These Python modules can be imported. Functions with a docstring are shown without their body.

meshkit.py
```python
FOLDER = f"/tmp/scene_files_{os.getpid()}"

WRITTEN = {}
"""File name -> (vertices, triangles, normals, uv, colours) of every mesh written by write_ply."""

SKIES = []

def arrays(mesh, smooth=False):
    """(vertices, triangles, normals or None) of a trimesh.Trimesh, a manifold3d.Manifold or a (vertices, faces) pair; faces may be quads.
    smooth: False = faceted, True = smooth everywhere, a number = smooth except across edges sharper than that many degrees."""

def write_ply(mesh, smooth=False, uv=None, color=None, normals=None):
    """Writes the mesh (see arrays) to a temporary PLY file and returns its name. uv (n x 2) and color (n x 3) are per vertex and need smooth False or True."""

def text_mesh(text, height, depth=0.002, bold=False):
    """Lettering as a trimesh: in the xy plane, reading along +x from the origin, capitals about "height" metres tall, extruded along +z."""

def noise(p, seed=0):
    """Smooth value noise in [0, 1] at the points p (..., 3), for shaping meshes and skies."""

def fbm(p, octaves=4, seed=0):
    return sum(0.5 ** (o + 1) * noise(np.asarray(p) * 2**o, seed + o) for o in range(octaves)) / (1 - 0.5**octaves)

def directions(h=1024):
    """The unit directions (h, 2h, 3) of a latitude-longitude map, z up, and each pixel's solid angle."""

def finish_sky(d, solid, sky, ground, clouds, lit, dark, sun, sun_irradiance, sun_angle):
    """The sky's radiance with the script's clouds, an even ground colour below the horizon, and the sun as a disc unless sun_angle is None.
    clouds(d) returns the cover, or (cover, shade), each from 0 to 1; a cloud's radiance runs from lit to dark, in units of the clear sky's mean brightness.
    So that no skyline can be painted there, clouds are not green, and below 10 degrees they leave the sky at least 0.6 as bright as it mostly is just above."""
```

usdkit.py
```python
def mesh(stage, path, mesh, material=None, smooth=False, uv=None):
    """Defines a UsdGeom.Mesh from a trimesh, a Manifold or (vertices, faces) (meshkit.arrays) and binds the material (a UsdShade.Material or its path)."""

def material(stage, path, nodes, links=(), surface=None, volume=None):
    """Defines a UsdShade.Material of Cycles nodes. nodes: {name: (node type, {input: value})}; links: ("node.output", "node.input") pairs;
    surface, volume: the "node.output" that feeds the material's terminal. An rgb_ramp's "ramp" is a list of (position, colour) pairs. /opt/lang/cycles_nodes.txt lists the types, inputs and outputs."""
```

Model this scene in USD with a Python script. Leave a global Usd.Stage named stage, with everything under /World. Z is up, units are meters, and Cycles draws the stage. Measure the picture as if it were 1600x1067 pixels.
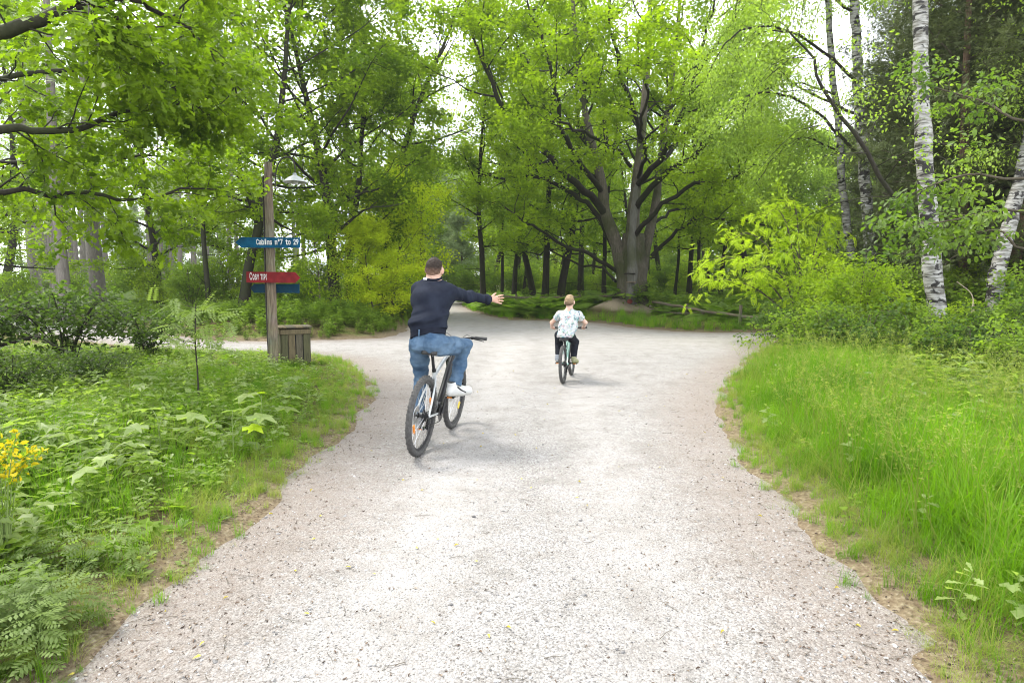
import math, random
import numpy as np
import shapely
from shapely.geometry import Polygon, Point
import trimesh
import usdkit, meshkit
from pxr import Usd, UsdGeom, UsdLux, UsdShade, Gf, Sdf, Vt

stage = Usd.Stage.CreateInMemory()
UsdGeom.SetStageUpAxis(stage, UsdGeom.Tokens.z)
UsdGeom.SetStageMetersPerUnit(stage, 1.0)
world = UsdGeom.Xform.Define(stage, '/World')
stage.SetDefaultPrim(world.GetPrim())
UsdGeom.Scope.Define(stage, '/World/Looks')

# ------------------------------------------------------------------ camera, sky, sun, exposure
EYE = 1.59
FPX = 950.0                       # focal length in pixels of the 1600 wide photograph
PITCH = math.atan(93.0 / FPX)     # looking slightly down
EXPOSURE = 2.26
SUN_AZ, SUN_EL = math.radians(-62.0), math.radians(58.0)   # azimuth = atan2(x, y) of the direction towards the sun
SUN_I, SUN_ANGLE = 0.40, 18.0
HAZE = 0.0003
SKY_STRENGTH = 0.09

cam = UsdGeom.Camera.Define(stage, '/World/camera')
cam.CreateHorizontalApertureAttr(36.0)
cam.CreateFocalLengthAttr(36.0 * FPX / 1600.0)
cam.CreateClippingRangeAttr(Gf.Vec2f(0.05, 2000.0))
cam.CreateExposureAttr(EXPOSURE)
cam.AddTranslateOp().Set(Gf.Vec3d(0, 0, EYE))
cam.AddRotateXOp().Set(90.0 - math.degrees(PITCH))

LOOKS = '/World/Looks/'
def mat(name, nodes, links=(), surface='p.BSDF', volume=None):
    return usdkit.material(stage, LOOKS + name, nodes, links, surface=surface, volume=volume)

sky_mat = mat('sky_look', {
    'sky': ('sky_texture', {'sky_type': 'single_scattering', 'sun_disc': False, 'sun_elevation': SUN_EL, 'sun_rotation': SUN_AZ, 'aerosol_density': 1.5}),
    'tc': ('texture_coordinate', {}),
    'n': ('noise_texture', {'scale': 2.6, 'detail': 5.0, 'roughness': 0.55}),
    'r': ('rgb_ramp', {'ramp': [(0.30, (0.80, 0.80, 0.80)), (0.62, (1, 1, 1))]}),
    'm': ('mix', {'mix_type': 'mix', 'color2': (7.6, 7.9, 8.3)}),
    'bg': ('background_shader', {'strength': SKY_STRENGTH})},
    [('tc.generated', 'n.vector'), ('n.fac', 'r.fac'), ('r.color', 'm.fac'), ('sky.color', 'm.color1'), ('m.color', 'bg.color')], surface='bg.background')
dome = UsdLux.DomeLight.Define(stage, '/World/sky')
UsdShade.MaterialBindingAPI.Apply(dome.GetPrim()).Bind(sky_mat)
dome.GetPrim().SetCustomDataByKey('kind', 'structure')
dome.GetPrim().SetCustomDataByKey('label', 'bright white overcast sky showing through the leaves')
dome.GetPrim().SetCustomDataByKey('category', 'sky')
sun = UsdLux.DistantLight.Define(stage, '/World/sun')
sun.CreateIntensityAttr(SUN_I)
sun.CreateAngleAttr(SUN_ANGLE)
sun.CreateColorAttr(Gf.Vec3f(1.0, 0.95, 0.86))
sun.GetPrim().GetAttribute('inputs:normalize').Set(True) if sun.GetPrim().GetAttribute('inputs:normalize') else sun.CreateNormalizeAttr(True)
sun.AddRotateZOp().Set(-math.degrees(SUN_AZ))
sun.AddRotateXOp().Set(math.degrees(math.pi / 2 - SUN_EL) * -1.0)

# ------------------------------------------------------------------ helpers
_fw = np.array([0, math.cos(PITCH), -math.sin(PITCH)])
_up = np.array([0, math.sin(PITCH), math.cos(PITCH)])
_rt = np.array([1.0, 0, 0])
_eye = np.array([0, 0, EYE])
def _ray(px, py):
    return _fw + (px - 800) / FPX * _rt + (533.5 - py) / FPX * _up
def G(px, py, z=0.0):             # the place on the ground seen at a point of the photograph
    d = _ray(px, py)
    return _eye + d * ((z - EYE) / d[2])
def P(px, py, y):                 # the place seen there at the distance y
    d = _ray(px, py)
    return _eye + d * (y / d[1])

_count = {}
def numbered(path):
    n = _count.get(path, 0)
    _count[path] = n + 1
    return path if n == 0 else f'{path}_{n:03d}'
def tag(prim, label=None, cat=None, group=None, kind=None):
    for k, v in (('label', label), ('category', cat), ('group', group), ('kind', kind)):
        if v:
            prim.SetCustomDataByKey(k, v)
def thing(name, label, cat, loc=(0, 0, 0), rotz=0.0, scale=None, group=None, kind=None, M=None):
    x = UsdGeom.Xform.Define(stage, numbered('/World/' + name))
    if M is not None:
        x.AddTransformOp().Set(Gf.Matrix4d(*[float(c) for c in np.asarray(M).T.ravel()]))
    else:
        x.AddTranslateOp().Set(Gf.Vec3d(*map(float, loc)))
        x.AddRotateZOp().Set(math.degrees(rotz))
        if scale is not None:
            x.AddScaleOp().Set(Gf.Vec3f(*(float(s) for s in (scale if np.ndim(scale) else (scale,) * 3))))
    tag(x.GetPrim(), label, cat, group, kind)
    return x.GetPrim()
def part(parent, name, mesh, m, smooth=False, label=None, kind=None):
    kind = kind or ('stuff' if name in ('branches', 'crown', 'foliage', 'flowers', 'leaves') else None)
    p = usdkit.mesh(stage, numbered(f'{parent.GetPath()}/{name}'), mesh, m, smooth=smooth).GetPrim()
    tag(p, label, None, None, kind)
    return p
def solo(name, mesh, m, label, cat, smooth=False, group=None, kind=None):
    p = usdkit.mesh(stage, numbered('/World/' + name), mesh, m, smooth=smooth).GetPrim()
    tag(p, label, cat, group, kind)
    return p
def dup(src, loc, rotz=0.0, scale=None, label=None, group=None):
    was = src.GetCustomData()
    base = src.GetName()
    if base[-4:-3] == '_' and base[-3:].isdigit():
        base = base[:-4]
    p = thing(base, label or was['label'], was['category'], loc, rotz, scale, group or was.get('group'))
    p.GetReferences().AddInternalReference(src.GetPath())
    p.SetInstanceable(True)
    return p
def place(prim, loc, rotz=0.0, scale=None):
    x = UsdGeom.Xformable(prim)
    x.ClearXformOpOrder()
    for op in ('xformOp:translate', 'xformOp:rotateZ', 'xformOp:scale', 'xformOp:transform'):
        if prim.HasProperty(op):
            prim.RemoveProperty(op)
    x.AddTranslateOp().Set(Gf.Vec3d(*map(float, loc)))
    x.AddRotateZOp().Set(math.degrees(rotz))
    if scale is not None:
        x.AddScaleOp().Set(Gf.Vec3f(*(float(s) for s in (scale if np.ndim(scale) else (scale,) * 3))))
def instancer(name, label, cat, protos, pos, rotz, scale, idx, tilt=None, kind='stuff', parent=None):
    base = '/World' if parent is None else str(parent.GetPath())
    pi = UsdGeom.PointInstancer.Define(stage, numbered(f'{base}/{name}'))
    targets = []
    for k, (mesh, m, smooth) in enumerate(protos):
        q = usdkit.mesh(stage, f'{pi.GetPath()}/prototype_{k:03d}', mesh, m, smooth=smooth)
        targets.append(q.GetPath())
    pi.CreatePrototypesRel().SetTargets(targets)
    n = len(pos)
    pi.CreatePositionsAttr(Vt.Vec3fArray.FromNumpy(np.asarray(pos, np.float32)))
    pi.CreateProtoIndicesAttr(Vt.IntArray.FromNumpy(np.asarray(idx, np.int32)))
    s = np.asarray(scale, np.float32)
    if s.ndim == 1:
        s = np.repeat(s[:, None], 3, 1)
    pi.CreateScalesAttr(Vt.Vec3fArray.FromNumpy(np.ascontiguousarray(s)))
    c, sn = np.cos(np.asarray(rotz) / 2), np.sin(np.asarray(rotz) / 2)
    if tilt is None:
        q = np.stack([c, 0 * c, 0 * c, sn], 1)
    else:                          # tilt about x, then turn about z
        ct, st = np.cos(np.asarray(tilt) / 2), np.sin(np.asarray(tilt) / 2)
        q = np.stack([c * ct, c * st, sn * st, sn * ct], 1)
    pi.CreateOrientationsAttr(Vt.QuathArray([Gf.Quath(float(a), float(b), float(d), float(e)) for a, b, d, e in q]))
    tag(pi.GetPrim(), label, cat if parent is None else None, None, kind)
    return pi.GetPrim()

def unit(v):
    v = np.asarray(v, float)
    return v / np.maximum(np.linalg.norm(v, axis=-1, keepdims=True), 1e-12)
def join(meshes):
    vs, fs, n = [], [], 0
    for m in meshes:
        v, f = (m.vertices, m.faces) if hasattr(m, 'faces') else m
        v, f = np.asarray(v, float), np.asarray(f, int)
        vs.append(v); fs.append(f + n); n += len(v)
    return np.vstack(vs), np.vstack(fs)
def tube(pts, radii, sides=6, cap=True):
    p = np.asarray(pts, float)
    r = np.broadcast_to(np.asarray(radii, float), (len(p),))
    t = unit(np.gradient(p, axis=0))
    ref = np.array([0, 0, 1.0]) if abs(t[len(t) // 2][2]) < 0.85 else np.array([1.0, 0, 0])
    a = unit(np.cross(t, ref)); b = np.cross(t, a)
    ang = np.arange(sides) * 2 * np.pi / sides
    v = (p[:, None] + r[:, None, None] * (np.cos(ang)[None, :, None] * a[:, None] + np.sin(ang)[None, :, None] * b[:, None])).reshape(-1, 3)
    i, j = np.meshgrid(np.arange(len(p) - 1), np.arange(sides), indexing='ij')
    q = np.stack([i * sides + j, (i + 1) * sides + j, (i + 1) * sides + (j + 1) % sides, i * sides + (j + 1) % sides], -1).reshape(-1, 4)
    f = np.vstack([q[:, [0, 1, 2]], q[:, [0, 2, 3]]])
    if cap:
        n = len(v)
        v = np.vstack([v, p[0], p[-1]])
        k = np.arange(sides); k2 = (k + 1) % sides; L = (len(p) - 1) * sides
        f = np.vstack([f, np.stack([np.full(sides, n), k, k2], 1), np.stack([np.full(sides, n + 1), L + k2, L + k], 1)])
    return v, f
def smooth_path(pts, n=16):
    p = np.asarray(pts, float)
    q = np.vstack([2 * p[0] - p[1], p, 2 * p[-1] - p[-2]])
    out = []
    for s in np.linspace(0, len(p) - 1 - 1e-9, n):
        i = int(s); t = s - i
        a, b, c, d = q[i], q[i + 1], q[i + 2], q[i + 3]
        out.append(0.5 * ((2 * b) + (c - a) * t + (2 * a - 5 * b + 4 * c - d) * t * t + (3 * b - a - 3 * c + d) * t ** 3))
    return np.array(out)
def box(size, at=(0, 0, 0), R=None, bevel=0.0):
    sx, sy, sz = [s / 2 for s in size]
    if bevel:
        import manifold3d
        b = bevel
        pts = [(x * (sx - (k != 0) * b), y * (sy - (k != 1) * b), z * (sz - (k != 2) * b)) for x in (-1, 1) for y in (-1, 1) for z in (-1, 1) for k in range(3)]
        m = trimesh.convex.convex_hull(np.array(pts))
        v, f = np.array(m.vertices), np.array(m.faces)
    else:
        m = trimesh.creation.box(size)
        v, f = np.array(m.vertices), np.array(m.faces)
    if R is not None:
        v = v @ np.asarray(R).T
    return v + np.asarray(at, float), f
def lathe(profile, axis=None, sides=24):
    """profile: (radius, height) pairs turned about z"""
    pr = np.asarray(profile, float)
    ang = np.arange(sides) * 2 * np.pi / sides
    v = np.stack([pr[:, None, 0] * np.cos(ang), pr[:, None, 0] * np.sin(ang), np.repeat(pr[:, 1:2], sides, 1)], -1).reshape(-1, 3)
    i, j = np.meshgrid(np.arange(len(pr) - 1), np.arange(sides), indexing='ij')
    q = np.stack([i * sides + j, i * sides + (j + 1) % sides, (i + 1) * sides + (j + 1) % sides, (i + 1) * sides + j], -1).reshape(-1, 4)
    return v, np.vstack([q[:, [0, 1, 2]], q[:, [0, 2, 3]]])
def rot(axis, ang):
    return trimesh.transformations.rotation_matrix(ang, axis)[:3, :3]
def moved(m, R=None, t=(0, 0, 0)):
    v, f = (m.vertices, m.faces) if hasattr(m, 'faces') else m
    v = np.asarray(v, float)
    if R is not None:
        v = v @ np.asarray(R).T
    return v + np.asarray(t, float), np.asarray(f, int)

# ------------------------------------------------------------------ leaf shapes: (along, across, up), length 1
def _lt(v, f):
    return np.array(v, float), np.array(f, int)
T_DIAMOND = _lt([(0, 0, 0), (.45, .30, .07), (1, 0, -.06), (.45, -.30, .07)], [(0, 2, 1), (0, 3, 2)])
T_OVATE = _lt([(0, 0, 0), (.28, .27, .06), (.68, .22, .03), (1, 0, -.12), (.68, -.22, .03), (.28, -.27, .06), (.5, 0, -.01)],
              [(6, 1, 0), (6, 2, 1), (6, 3, 2), (6, 4, 3), (6, 5, 4), (6, 0, 5)])
T_LANCE = _lt([(0, 0, 0), (.35, .13, .03), (.5, 0, .0), (1, 0, -.12), (.35, -.13, .03)], [(0, 2, 1), (2, 3, 1), (0, 4, 2), (2, 4, 3)])
def _outline(half, curl=0.10):
    """a leaf from its half outline (x, width); folded a little along the midrib"""
    v, f = [], []
    for s in (1, -1):
        n0 = len(v)
        for x, w in half:
            v.append((x, s * w, 0.22 * w - curl * x * x)); v.append((x, 0.0, -curl * x * x))
        for i in range(len(half) - 1):
            a, b, c, d = n0 + 2 * i, n0 + 2 * i + 1, n0 + 2 * i + 2, n0 + 2 * i + 3
            t = [(b, c, a), (b, d, c)]
            f += t if s > 0 else [x[::-1] for x in t]
    return _lt(v, f)
T_OAK = _outline([(0, .01), (.22, .13), (.32, .07), (.47, .25), (.57, .13), (.74, .30), (.86, .15), (1.0, .0)], .16)
T_MAPLE = _lt([(0, 0, 0), (-.12, .30, .02), (.10, .52, -.06), (.27, .27, .04), (.52, .56, -.08), (.58, .22, .03), (1.0, 0, -.14), (.58, -.22, .03), (.52, -.56, -.08), (.27, -.27, .04), (.10, -.52, -.06), (-.12, -.30, .02), (.33, 0, -.02)],
              [(12, b, a) for a, b in zip(range(0, 11), range(1, 12))] + [(12, 0, 11)])
def _needle():
    v, f = [], []
    r = np.random.default_rng(5)
    for k in range(7):
        a = k * 2 * math.pi / 7 + r.normal(0, .2); sp = r.uniform(.25, .75)
        d = unit([1, sp * math.cos(a), sp * math.sin(a)]); w = unit(np.cross(d, [0.2, 0.4, 1])) * .034
        n = len(v); L = r.uniform(.7, 1.0)
        v += [tuple(-w), tuple(w), tuple(d * L)]; f.append((n, n + 1, n + 2))
    return _lt(v, f)
T_NEEDLE = _needle()
def leaf_batch(c, d, nrm, size, tmpl):
    c, d, nrm, size = np.asarray(c, float), unit(d), np.asarray(nrm, float), np.asarray(size, float)
    side = unit(np.cross(nrm, d)); n2 = np.cross(d, side)
    tv, tf = tmpl
    v = c[:, None] + size[:, None, None] * (tv[None, :, 0:1] * d[:, None] + tv[None, :, 1:2] * side[:, None] + tv[None, :, 2:3] * n2[:, None])
    f = tf[None] + (np.arange(len(c)) * len(tv))[:, None, None]
    return v.reshape(-1, 3), f.reshape(-1, 3)

# ------------------------------------------------------------------ materials
def leaf_mat(name, dark, mid, light, translucency=0.55, gloss=0.20, warm=(1.15, 1.25, 0.55), rough=0.5, patch=0.9):
    def w(c): return tuple(min(1.0, a * b * 1.25) for a, b in zip(c, warm))
    return mat(name, {
        'g': ('geometry', {}), 'oi': ('object_info', {}),
        'n': ('noise_texture', {'scale': patch, 'detail': 2.0}),
        'a': ('math', {'math_type': 'multiply', 'value2': 0.55}),
        'b': ('math', {'math_type': 'multiply_add', 'value2': 0.95}),
        'c': ('math', {'math_type': 'multiply_add', 'value2': 0.16}),
        'd': ('math', {'math_type': 'subtract', 'value2': 0.32}),
        'r': ('rgb_ramp', {'ramp': [(0.05, dark), (0.5, mid), (0.95, light)]}),
        't': ('rgb_ramp', {'ramp': [(0.05, w(dark)), (0.5, w(mid)), (0.95, w(light))]}),
        'p': ('principled_bsdf', {'roughness': rough, 'specular_ior_level': gloss}),
        'tr': ('translucent_bsdf', {}),
        'mx': ('mix_closure', {'fac': translucency})},
        [('g.position', 'n.vector'), ('g.random_per_island', 'a.value1'), ('n.fac', 'b.value1'), ('a.value', 'b.value3'), ('oi.random', 'c.value1'), ('b.value', 'c.value3'), ('c.value', 'd.value1'),
         ('d.value', 'r.fac'), ('d.value', 't.fac'), ('r.color', 'p.base_color'), ('t.color', 'tr.color'), ('p.BSDF', 'mx.closure1'), ('tr.BSDF', 'mx.closure2')], surface='mx.closure')
M_OAK = leaf_mat('oak_leaf', (0.0738, 0.1274, 0.0057), (0.2684, 0.3696, 0.0133), (0.7515, 0.7901, 0.0475))
M_NEAR = leaf_mat('near_oak_leaf', (0.0605, 0.1076, 0.0057), (0.215, 0.31, 0.0133), (0.7258, 0.759, 0.0333), patch=1.6)
M_BACK = leaf_mat('back_leaf', (0.0999, 0.1626, 0.0103), (0.2857, 0.3793, 0.0226), (0.6856, 0.7316, 0.0513))
M_BIRCH = leaf_mat('birch_leaf', (0.1166, 0.1832, 0.0299), (0.2682, 0.3663, 0.0599), (0.5364, 0.6182, 0.1283))
M_LIME = leaf_mat('lime_leaf', (0.2306, 0.3409, 0.0115), (0.3789, 0.4845, 0.0206), (0.5107, 0.5652, 0.0346), translucency=.5)
M_YELLOW = leaf_mat('yellow_leaf', (0.3864, 0.4675, 0.0144), (0.6072, 0.66, 0.0288), (0.828, 0.7975, 0.0576), translucency=.5)
M_SHRUB = leaf_mat('shrub_leaf', (0.0845, 0.1416, 0.0158), (0.1742, 0.2529, 0.0314), (0.3062, 0.3743, 0.0566), patch=1.5)
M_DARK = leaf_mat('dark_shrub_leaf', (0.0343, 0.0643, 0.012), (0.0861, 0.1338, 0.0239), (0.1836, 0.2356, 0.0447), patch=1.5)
M_HERB = leaf_mat('herb_leaf', (0.1016, 0.1693, 0.0173), (0.2032, 0.2878, 0.0346), (0.3557, 0.4234, 0.0749), patch=2.0)
M_PALEH = leaf_mat('pale_herb_leaf', (0.1505, 0.2117, 0.057), (0.2455, 0.31, 0.0933), (0.3802, 0.4234, 0.1555), patch=2.0, gloss=.5)
M_MUG = leaf_mat('feathery_leaf', (0.1076, 0.1584, 0.049), (0.1987, 0.2614, 0.0832), (0.3064, 0.3564, 0.1322), patch=2.0)
M_FERN = leaf_mat('fern_leaf', (0.1052, 0.187, 0.021), (0.2221, 0.3272, 0.0409), (0.374, 0.4675, 0.0818), patch=1.2)
M_GRASS = leaf_mat('grass_blade', (0.0666, 0.157, 0.0039), (0.1599, 0.2964, 0.0086), (0.2799, 0.436, 0.0235), patch=1.2, translucency=.5)
M_DRYG = leaf_mat('pale_grass_blade', (0.1547, 0.1953, 0.0336), (0.2499, 0.2835, 0.0728), (0.3451, 0.3654, 0.1456), patch=2.0)
M_PINE = leaf_mat('pine_needle', (0.0584, 0.0777, 0.0284), (0.117, 0.1414, 0.0542), (0.2005, 0.2192, 0.0773), translucency=.25, warm=(1.0, 1.0, .7))
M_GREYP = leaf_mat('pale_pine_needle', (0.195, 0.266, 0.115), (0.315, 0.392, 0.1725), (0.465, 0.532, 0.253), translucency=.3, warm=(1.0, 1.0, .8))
M_BROWNP = leaf_mat('brown_twig_needle', (0.052, 0.0468, 0.026), (0.0884, 0.078, 0.0416), (0.1248, 0.1144, 0.0572), translucency=.2, warm=(1.0, 1.0, .8))
M_FLOWER = leaf_mat('yellow_petal', (0.3919, 0.3105, 0.0075), (0.5344, 0.4312, 0.0112), (0.6056, 0.5347, 0.0225), translucency=.3, warm=(1, 1, .6))
M_BLUEFL = leaf_mat('pale_blue_petal', (.35, .38, .6), (.45, .5, .7), (.6, .65, .8), translucency=.3, warm=(1, 1, 1))
def bark(name, c1, c2, c3, sx=9.0, sz=1.6, bump=.6, moss=None, dist=.02):
    nodes = {
        'g': ('geometry', {}), 'mp': ('mapping', {'scale': (sx, sx, sz)}),
        'n': ('noise_texture', {'scale': 2.2, 'detail': 6.0, 'roughness': .65, 'distortion': .6}),
        'v': ('voronoi_texture', {'scale': 2.0, 'feature': 'distance_to_edge'}),
        'mu': ('math', {'math_type': 'multiply'}),
        'r': ('rgb_ramp', {'ramp': [(.08, c1), (.42, c2), (.75, c3)]}),
        'b': ('bump', {'strength': bump, 'distance': dist}),
        'n2': ('noise_texture', {'scale': .8, 'detail': 4.0}),
        'r2': ('rgb_ramp', {'ramp': [(.45, (0, 0, 0)), (.62, (1, 1, 1))]}),
        'mf': ('math', {'math_type': 'multiply', 'value2': .75 if moss else 0.0}),
        'm': ('mix', {'mix_type': 'mix', 'color2': moss or (0, 0, 0)}),
        'p': ('principled_bsdf', {'roughness': .9, 'specular_ior_level': .2})}
    return mat(name, nodes, [('g.position', 'mp.vector'), ('mp.vector', 'n.vector'), ('mp.vector', 'v.vector'), ('n.fac', 'r.fac'), ('n.fac', 'mu.value1'), ('v.distance', 'mu.value2'),
        ('g.position', 'n2.vector'), ('n2.fac', 'r2.fac'), ('r2.color', 'mf.value1'), ('mf.value', 'm.fac'), ('r.color', 'm.color1'), ('m.color', 'p.base_color'), ('mu.value', 'b.height'), ('b.normal', 'p.normal')])
B_OAK = bark('oak_bark', (0.0285, 0.0238, 0.0171), (0.0712, 0.0617, 0.0456), (0.1425, 0.1235, 0.095), moss=(.038, .047, .012))
B_OAKPALE = bark('pale_oak_wood', (0.0434, 0.0403, 0.0341), (0.1054, 0.0992, 0.0868), (0.1736, 0.1674, 0.155), sx=8, sz=.9, bump=.5, moss=(.06, .065, .032))
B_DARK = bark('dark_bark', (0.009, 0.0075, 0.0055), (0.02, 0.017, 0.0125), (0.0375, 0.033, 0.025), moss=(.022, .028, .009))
B_PINE = bark('pine_bark', (0.0434, 0.0372, 0.031), (0.1054, 0.093, 0.0806), (0.1736, 0.155, 0.1364), sx=7, sz=1.6, bump=.9)
B_TWIG = bark('twig_bark', (0.0275, 0.022, 0.0154), (0.055, 0.0468, 0.033), (0.0935, 0.077, 0.055), bump=.3)
B_RED = bark('reddish_bark', (0.035, 0.021, 0.014), (0.084, 0.0525, 0.035), (0.14, 0.091, 0.063), bump=.5)
B_BIRCH = mat('birch_bark', {
    'g': ('geometry', {}), 'mp': ('mapping', {'scale': (1.6, 1.6, 9.0)}), 'mp2': ('mapping', {'scale': (2.4, 2.4, 4.2)}),
    'n': ('noise_texture', {'scale': 2.4, 'detail': 4.0, 'roughness': .6}), 'n2': ('noise_texture', {'scale': 1.35, 'detail': 5.0, 'roughness': .62, 'distortion': .5}),
    'r': ('rgb_ramp', {'ramp': [(.30, (.07, .06, .05)), (.41, (.10, .095, .08)), (.55, (.27, .265, .25)), (.8, (.40, .395, .375))]}),
    'r2': ('rgb_ramp', {'ramp': [(.515, (0, 0, 0)), (.555, (1, 1, 1))]}),
    'm': ('mix', {'mix_type': 'mix', 'color2': (.012, .010, .009)}),
    'b': ('bump', {'strength': .5, 'distance': .012}),
    'p': ('principled_bsdf', {'roughness': .6, 'specular_ior_level': .3})},
    [('g.position', 'mp.vector'), ('g.position', 'mp2.vector'), ('mp.vector', 'n.vector'), ('mp2.vector', 'n2.vector'), ('n.fac', 'r.fac'), ('n2.fac', 'r2.fac'), ('r2.color', 'm.fac'),
     ('r.color', 'm.color1'), ('m.color', 'p.base_color'), ('n2.fac', 'b.height'), ('b.normal', 'p.normal')])
M_STEM = mat('green_stem', {'p': ('principled_bsdf', {'base_color': (.12, .17, .04), 'roughness': .6})})

def plain(name, c, rough=.5, metal=0.0, spec=.5, vary=.12, scale=30.0, bump=0.0, coat=0.0):
    c = tuple(x * .58 for x in c) if metal < .9 else c
    lo, hi = tuple(x * (1 - vary) for x in c), tuple(min(1, x * (1 + vary)) for x in c)
    nodes = {'g': ('texture_coordinate', {}), 'n': ('noise_texture', {'scale': scale, 'detail': 3.0}), 'r': ('rgb_ramp', {'ramp': [(.3, lo), (.7, hi)]}),
             'p': ('principled_bsdf', {'roughness': rough, 'metallic': metal, 'specular_ior_level': spec, 'coat_weight': coat})}
    links = [('g.object', 'n.vector'), ('n.fac', 'r.fac'), ('r.color', 'p.base_color')]
    if bump:
        nodes['b'] = ('bump', {'strength': bump, 'distance': .004})
        links += [('n.fac', 'b.height'), ('b.normal', 'p.normal')]
    return mat(name, nodes, links)

# ------------------------------------------------------------------ ground and path
def _g(*pp):
    return [tuple(G(x, y)[:2]) for x, y in pp]
PATH_OUT = ([(-2.05, -8.0), (-1.95, -2.0), (-1.80, 1.2)] + _g((118, 1067), (215, 965), (335, 880), (455, 765), (520, 700), (566, 650), (590, 612), (575, 583), (540, 562), (490, 554), (400, 552), (310, 550), (200, 541), (90, 528), (0, 519))
            + [(-32.0, 24.5), (-60.0, 33.0), (-60.0, 36.0), (-33.0, 28.2)] + _g((0, 491), (110, 503), (210, 517), (330, 533), (430, 534), (520, 532), (600, 529), (636, 517), (660, 499), (676, 484), (684, 476))
            + [(-6.2, 50.0), (-9.5, 60.0), (-17.0, 70.0), (-14.0, 73.0), (-6.5, 62.0), (-3.6, 50.0)] + _g((716, 475), (730, 484), (762, 494), (800, 500), (870, 501), (940, 505), (985, 512), (1050, 518), (1120, 520), (1205, 520))
            + [(14.0, 18.6), (40.0, 22.0), (40.0, 19.2), (15.0, 15.9)] + _g((1216, 529), (1190, 544), (1155, 566), (1127, 595), (1115, 625), (1120, 660), (1138, 705), (1195, 775), (1265, 850), (1335, 920), (1400, 985), (1450, 1067))
            + [(2.0, 1.2), (2.2, -2.0), (2.3, -8.0)])
PATH = Polygon(PATH_OUT).buffer(0)
shapely.prepare(PATH)
PATH_B = PATH.boundary
OAK = np.array([5.55, 29.6])
def sdist(x, y):
    """metres from the path's edge, negative on the path"""
    pts = shapely.points(np.asarray(x, float), np.asarray(y, float))
    d = shapely.distance(PATH_B, pts)
    return np.where(shapely.contains(PATH, pts), -d, d)
def sstep(a, b, x):
    t = np.clip((x - a) / (b - a), 0, 1)
    return t * t * (3 - 2 * t)
def n2(x, y, s, seed=0, o=3):
    return meshkit.fbm(np.stack([np.asarray(x, float) * s, np.asarray(y, float) * s, np.zeros_like(np.asarray(x, float)) + 3.7 * seed], -1), o, seed)
def ground_z(x, y, s=None):
    x, y = np.asarray(x, float), np.asarray(y, float)
    s = sdist(x, y) if s is None else s
    z = -0.07 + 0.12 * sstep(-0.38, 0.42, s + 0.5 * (n2(x, y, 1.9, 1) - .5)) + (n2(x, y, 3.1, 2) - .5) * .05
    z = z + sstep(0.3, 3.0, s) * ((n2(x, y, .45, 3) - .5) * .34 + .06)
    r = np.hypot((x - OAK[0]) / 1.15, y - OAK[1])
    z = z + .66 * np.exp(-(r / 1.15) ** 2) + (.12 * np.exp(-(r / 2.2) ** 2))
    far = np.hypot(x, y)
    z = z + sstep(60, 160, far) * 1.0
    # the low bank of nettles across the left branch of the path
    z = z + .25 * sstep(0.2, 2.0, s) * np.exp(-((y - 19.5) / 3.0) ** 2) * sstep(0.0, 3.0, -x - 2.0)
    return z
def path_z(x, y, s=None):
    s = sdist(x, y) if s is None else s
    return .012 * sstep(0.0, -1.6, s) + (n2(x, y, 2.3, 5) - .5) * .018 + (n2(x, y, .6, 6) - .5) * .03
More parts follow.
